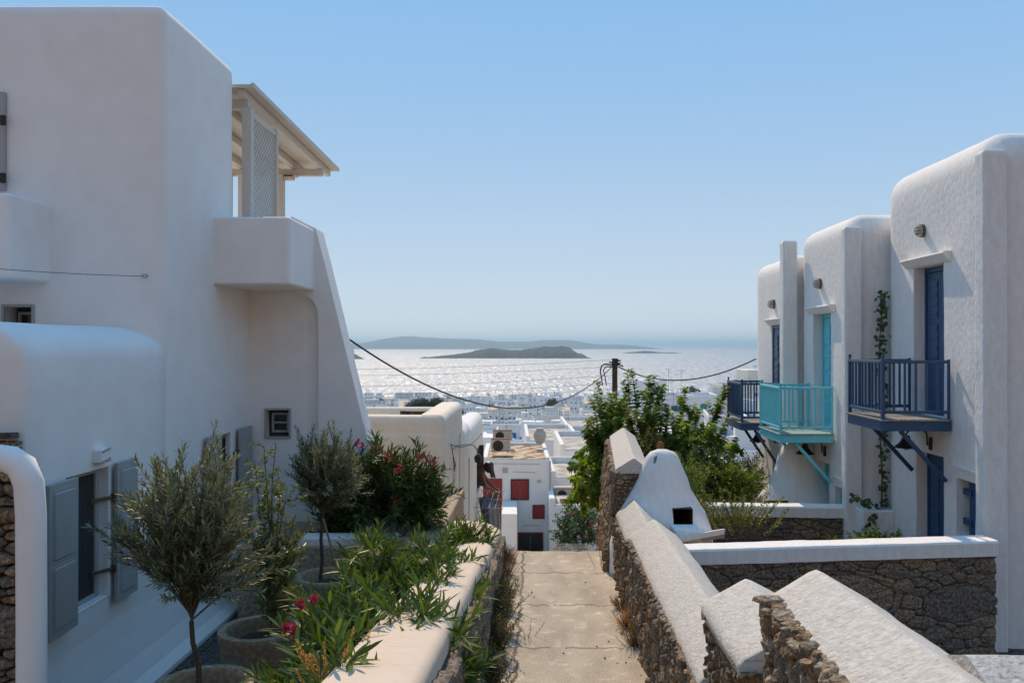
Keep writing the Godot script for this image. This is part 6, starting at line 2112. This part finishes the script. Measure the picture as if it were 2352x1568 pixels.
func far_tree(c: Vector3, r: float, label: String) -> void:
	var t := thing("town_tree", label, "tree", c - Vector3(0, r * 1.1, 0), "trees in the far town")
	var tb := MB.new()
	tube(tb, [c - Vector3(0, r * 1.4, 0), c - Vector3(0, r * 0.6, 0)], r * 0.09, r * 0.06, 7)
	part(t, "trunk", tb, M.bark)
	var xf := []
	for k in 9:
		var cc := c + rdir() * r * Vector3(0.6, 0.42, 0.6)
		for i in 170:
			var v := rdir()
			var p := cc + v * r * rng.randf_range(0.34, 0.55) * Vector3(1.05, 0.85, 1.0)
			xf.append(leaf_xf(p, rdir(), v + rdir() * 0.5, r * rng.randf_range(0.7, 1.3)))
	foliage(t, "crown", leaf_mesh(0.17, 0.13, 0.3, 0.2, 2), xf, M.canopy, 0.55, 1.4)

# ---------------------------------------------------------------- the person at the window and the washing
func nets(mb: MB, caps: Array, cell: float, k: float) -> void:   # caps: [a, b, ra, rb]; smooth union meshed as surface nets
	var lo := Vector3.ONE * 1e9
	var hi := -lo
	for c in caps:
		var r: float = maxf(c[2], c[3]) + cell * 2.0 + k * 0.3
		lo = lo.min((c[0] as Vector3).min(c[1]) - Vector3.ONE * r)
		hi = hi.max((c[0] as Vector3).max(c[1]) + Vector3.ONE * r)
	var n := Vector3i(((hi - lo) / cell).ceil()) + Vector3i.ONE
	var f := PackedFloat32Array()
	f.resize(n.x * n.y * n.z)
	var i := 0
	for z in n.z:
		for y in n.y:
			for x in n.x:
				var p := lo + Vector3(x, y, z) * cell
				var s := 0.0
				for c in caps:
					var a: Vector3 = c[0]
					var ab: Vector3 = c[1] - a
					var h := clampf((p - a).dot(ab) / maxf(ab.length_squared(), 1e-9), 0.0, 1.0)
					s += exp(-((p - a - ab * h).length() - lerpf(c[2], c[3], h)) / k)
				f[i] = -k * log(maxf(s, 1e-30))
				i += 1
	var vid := {}
	var vs := PackedVector3Array()
	for z in n.z - 1:
		for y in n.y - 1:
			for x in n.x - 1:
				var o := x + n.x * (y + n.y * z)
				var acc := Vector3.ZERO
				var cnt := 0
				for e in [[0, 0, 0, 1, 0, 0], [0, 1, 0, 1, 1, 0], [0, 0, 1, 1, 0, 1], [0, 1, 1, 1, 1, 1], [0, 0, 0, 0, 1, 0], [1, 0, 0, 1, 1, 0], [0, 0, 1, 0, 1, 1], [1, 0, 1, 1, 1, 1], [0, 0, 0, 0, 0, 1], [1, 0, 0, 1, 0, 1], [0, 1, 0, 0, 1, 1], [1, 1, 0, 1, 1, 1]]:
					var fa := f[o + e[0] + n.x * (e[1] + n.y * e[2])]
					var fb := f[o + e[3] + n.x * (e[4] + n.y * e[5])]
					if (fa < 0.0) != (fb < 0.0):
						acc += Vector3(e[0], e[1], e[2]).lerp(Vector3(e[3], e[4], e[5]), fa / (fa - fb))
						cnt += 1
				if cnt:
					vid[o] = vs.size()
					vs.append(lo + (Vector3(x, y, z) + acc / cnt) * cell)
	var nor := PackedVector3Array()
	nor.resize(vs.size())
	var quads := []
	for o in vid:
		var x: int = o % n.x
		var y: int = (o / n.x) % n.y
		var z: int = o / (n.x * n.y)
		for ax in 3:
			var st: int = [1, n.x, n.x * n.y][ax]
			var u: int = [n.x, n.x * n.y, 1][ax]
			var w: int = [n.x * n.y, 1, n.x][ax]
			if (f[o] < 0.0) == (f[o + st] < 0.0): continue
			if not (vid.has(o - u) and vid.has(o - w) and vid.has(o - u - w)): continue
			var q := [vid[o], vid[o - u], vid[o - u - w], vid[o - w]]
			var dir := Vector3.ZERO
			dir[ax] = 1.0 if f[o] < 0.0 else -1.0
			var g := (vs[q[2]] - vs[q[0]]).cross(vs[q[3]] - vs[q[1]])
			if g.dot(dir) < 0.0: g = -g
			for j in q: nor[j] += g
			quads.append(q)
	for q in quads:
		mb.quad_n(vs[q[0]], vs[q[1]], vs[q[2]], vs[q[3]], nor[q[0]].normalized(), nor[q[1]].normalized(), nor[q[2]].normalized(), nor[q[3]].normalized())
func person() -> void:
	# leans out of the window of the cream house, right arm down to the washing, hair falling forward
	var z := 21.1
	var wx := -1.54
	var o := S(wx, -3.72, z)
	var t := thing("person", "person with long dark hair leaning out of a window and reaching down to the washing", "person", o)
	var b := MB.new()
	var hip := o + Vector3(-0.25, 0.0, 0.0)
	var chest := o + Vector3(0.05, 0.36, 0.02)
	var neck := o + Vector3(0.16, 0.55, 0.03)
	var head := o + Vector3(0.29, 0.64, 0.04)
	var shr := o + Vector3(0.14, 0.44, 0.19)
	var shl := o + Vector3(0.12, 0.44, -0.17)
	var elb := o + Vector3(0.22, 0.16, 0.24)
	var wri := o + Vector3(0.43, 0.03, 0.20)
	var ell := o + Vector3(0.28, 0.20, -0.22)
	var wrl := o + Vector3(0.46, 0.05, -0.12)
	var caps := [[hip, chest, 0.13, 0.125], [chest, neck, 0.11, 0.055], [chest, shr, 0.09, 0.062], [chest, shl, 0.09, 0.062], [neck, head, 0.05, 0.06], [head, head + Vector3(0.05, -0.05, 0), 0.088, 0.07], [head + Vector3(0.09, -0.02, 0), head + Vector3(0.115, -0.045, 0), 0.018, 0.012],
		[shr, elb, 0.052, 0.04], [elb, wri, 0.04, 0.026], [shl, ell, 0.052, 0.04], [ell, wrl, 0.04, 0.026]]
	nets(b, caps, 0.02, 0.018)
	for h in [[wri, 1.0], [wrl, -1.0]]:
		var hc := []
		var p: Vector3 = h[0]
		var fw := Vector3(0.9, -0.38, 0.0).normalized()
		var sd := Vector3(0, 0, 1)
		var dn := Vector3(-0.2, -0.98, 0)
		hc.append([p, p + fw * 0.085, 0.022, 0.03])
		for q in 4:
			var k0 := p + fw * 0.085 + sd * (q - 1.5) * 0.021
			var ln: float = [0.033, 0.039, 0.036, 0.028][q]
			hc.append([k0, k0 + fw * ln, 0.0095, 0.009])
			hc.append([k0 + fw * ln, k0 + fw * ln * 1.6 + dn * ln * 0.8, 0.009, 0.0075])
		var th: Vector3 = p + fw * 0.03 + sd * 0.026 * h[1]
		hc.append([th, th + fw * 0.035 + sd * 0.022 * h[1], 0.012, 0.010])
		hc.append([th + fw * 0.035 + sd * 0.022 * h[1], th + fw * 0.062 + sd * 0.016 * h[1] + dn * 0.015, 0.010, 0.008])
		nets(b, hc, 0.006, 0.006)
	part(t, "body", b, M.skin)
	var hr := MB.new()
	nets(hr, [[head + Vector3(-0.02, 0.025, 0), head + Vector3(0.03, 0.03, 0), 0.10, 0.095], [head + Vector3(0.02, 0.03, 0.075), head + Vector3(0.09, -0.26, 0.09), 0.05, 0.028], [head + Vector3(0.05, 0.04, 0.03), head + Vector3(0.16, -0.28, 0.05), 0.05, 0.02], [head + Vector3(0.03, 0.03, -0.07), head + Vector3(0.10, -0.25, -0.08), 0.05, 0.025], [head + Vector3(-0.08, 0, 0.02), head + Vector3(-0.02, -0.12, 0.06), 0.05, 0.04]], 0.016, 0.018)
	part(t, "hair", hr, M.hair)
	var top := MB.new()
	nets(top, [[hip, chest - Vector3(0.03, 0.06, 0), 0.138, 0.132], [chest - Vector3(0.03, 0.06, 0), chest + Vector3(0.0, 0.02, 0.0), 0.132, 0.118]], 0.02, 0.02)
	part(t, "vest", top, M.wood)
	# rack and washing
	var r := thing("drying_rack", "thin wire drying rack fixed under the window, hung with clothes", "drying rack", o + Vector3(0.3, 0, 0.3))
	var rb := MB.new()
	for k in 5:
		var x := wx + 0.08 + k * 0.15
		rod(rb, S(x, -3.86, 19.6), S(x, -3.86, 21.9), 0.007, 5)
	for zz in [19.6, 20.7, 21.9]:
		rod(rb, S(wx, -3.84, zz), S(wx + 0.72, -3.87, zz), 0.009, 5)
		rod(rb, S(wx, -4.2, zz), S(wx + 0.5, -3.87, zz), 0.009, 5)
	part(r, "wires", rb, M.galv)
	var cl := [[0.04, 20.9, 0.20, 0.62, "dark_trousers", "dark olive-grey trousers hanging nearest the wall on the rack", [0.055, 0.06, 0.05]], [0.16, 20.6, 0.22, 0.95, "grey_trousers", "grey trousers, longest dark piece in the middle of the washing", [0.09, 0.10, 0.11]], [0.31, 20.3, 0.17, 0.85, "blue_shirt", "blue shirt hanging between grey clothes on the rack", [0.10, 0.17, 0.30]], [0.40, 20.0, 0.26, 1.12, "grey_shirt", "light grey shirt with pale hem hanging outermost on the rack", [0.24, 0.25, 0.25]], [0.24, 21.3, 0.3, 0.9, "dark_cloth", "dark grey cloth at the back of the washing", [0.12, 0.125, 0.13]]]
	for q in cl:
		var mb := MB.new()
		for side in [0.0, 0.008]:
			var rows := []
			for i in 19:
				var u := i / 18.0
				var rr := PackedVector3Array()
				for j in 13:
					var v := j / 12.0
					var fold: float = 0.03 * (0.3 + v) * sin(u * 15.0 + q[0] * 40.0 + v * 1.5) + 0.05 * v * sin(u * 4.0 + q[0] * 9.0)
					var hem: float = q[3] * 0.84 * (1.0 + 0.08 * sin(u * 6.0 + q[0] * 20.0))
					rr.append(S(wx + q[0] * 0.85 + 0.10 * v + q[2] * (1.0 - 0.12 * v) * u, -3.85 - hem * v, q[1] + fold + side + 0.15 * u))
				rows.append(rr)
			grid(mb, 18, 12, rows, Vector3(0, 0, 1 if side == 0.0 else -1))
		var mc := mat(lin(q[6][0], q[6][1], q[6][2]), 0.9, null, 1.0)
		solo(q[4], mb, mc, q[5], "clothes", "washing on the rack")

func _ready() -> void:
	# camera, sky, sun, exposure
	var cam := Camera3D.new()
	cam.name = "camera"
	cam.fov = 44.9
	cam.near = 0.05
	cam.far = 90000.0
	cam.rotation.x = deg_to_rad(0.27)
	add_child(cam)
	var we := WorldEnvironment.new()
	we.name = "world"
	var e := Environment.new()
	e.background_mode = Environment.BG_SKY
	e.tonemap_mode = Environment.TONE_MAPPER_LINEAR
	e.tonemap_exposure = 1.13
	var sm := ProceduralSkyMaterial.new()
	sm.sky_top_color = Color(0.455, 0.67, 0.87)
	sm.sky_horizon_color = Color(0.82, 0.86, 0.87)
	sm.sky_curve = 0.14
	sm.ground_bottom_color = Color(0.30, 0.34, 0.38)
	sm.ground_horizon_color = Color(0.70, 0.76, 0.80)
	sm.sun_angle_max = 40.0
	sm.sun_curve = 0.05
	e.sky = Sky.new()
	e.sky.sky_material = sm
	e.sdfgi_enabled = true
	e.ssao_enabled = true
	e.ssil_enabled = true
	e.volumetric_fog_enabled = true
	e.volumetric_fog_density = 0.00010
	e.volumetric_fog_albedo = Color(0.77, 0.91, 1.0)
	e.volumetric_fog_anisotropy = 0.47
	we.environment = e
	add_child(we)
	var sun := DirectionalLight3D.new()
	sun.name = "sun"
	sun.light_energy = 1.1
	sun.light_color = Color(1.0, 0.89, 0.75)
	sun.light_angular_distance = 0.5
	sun.shadow_enabled = true
	var az := deg_to_rad(10.0)
	var el := deg_to_rad(47.0)
	var to_sun := Vector3(-sin(az) * cos(el), sin(el), -cos(az) * cos(el))
	sun.transform = Transform3D(Basis.looking_at(-to_sun, Vector3.UP), to_sun * 50.0)
	add_child(sun)
	nz.noise_type = FastNoiseLite.TYPE_SIMPLEX_SMOOTH
	nz.frequency = 0.05
	nz.seed = 4
	rng.seed = 1
	materials()
	stone_variants()
	# setting
	setting()
	lane()
	terrace()
	walls()
	# buildings
	left_house()
	pergola()
	right_houses()
	ovens()
	middle_houses()
	town()
	# things
	cables()
	pot("front clay pot cut by the bottom of the view, holding the nearest olive", P(470, 1567, 6.04), 0.36, 0.72)
	pot("middle clay pot with the spindly shrub", P(597, 1440, 7.3), 0.36, 0.72)
	pot("farthest clay pot, holding the small staked olive", P(754, 1320, 9.0), 0.36, 0.72)
	olive("nearest olive tree with a full silvery crown before the shuttered window", P(458, 1566, 6.04), P(440, 1425, 6.04), Vector3(0.52, 0.58, 0.46), P(432, 1248, 6.04), 56, 8, 21, [])
	olive("smaller staked olive tree with a dense crown, in the farthest pot", P(736, 1330, 9.0), P(741, 1185, 9.0), Vector3(0.40, 0.46, 0.38), P(752, 1108, 9.0), 64, 8, 22, [P(742, 1190, 8.95), P(777, 1312, 8.9)])
	citrus()
	oleander_hedge()
	big_oleander()
	small_plants()
	mulberry()
	person()
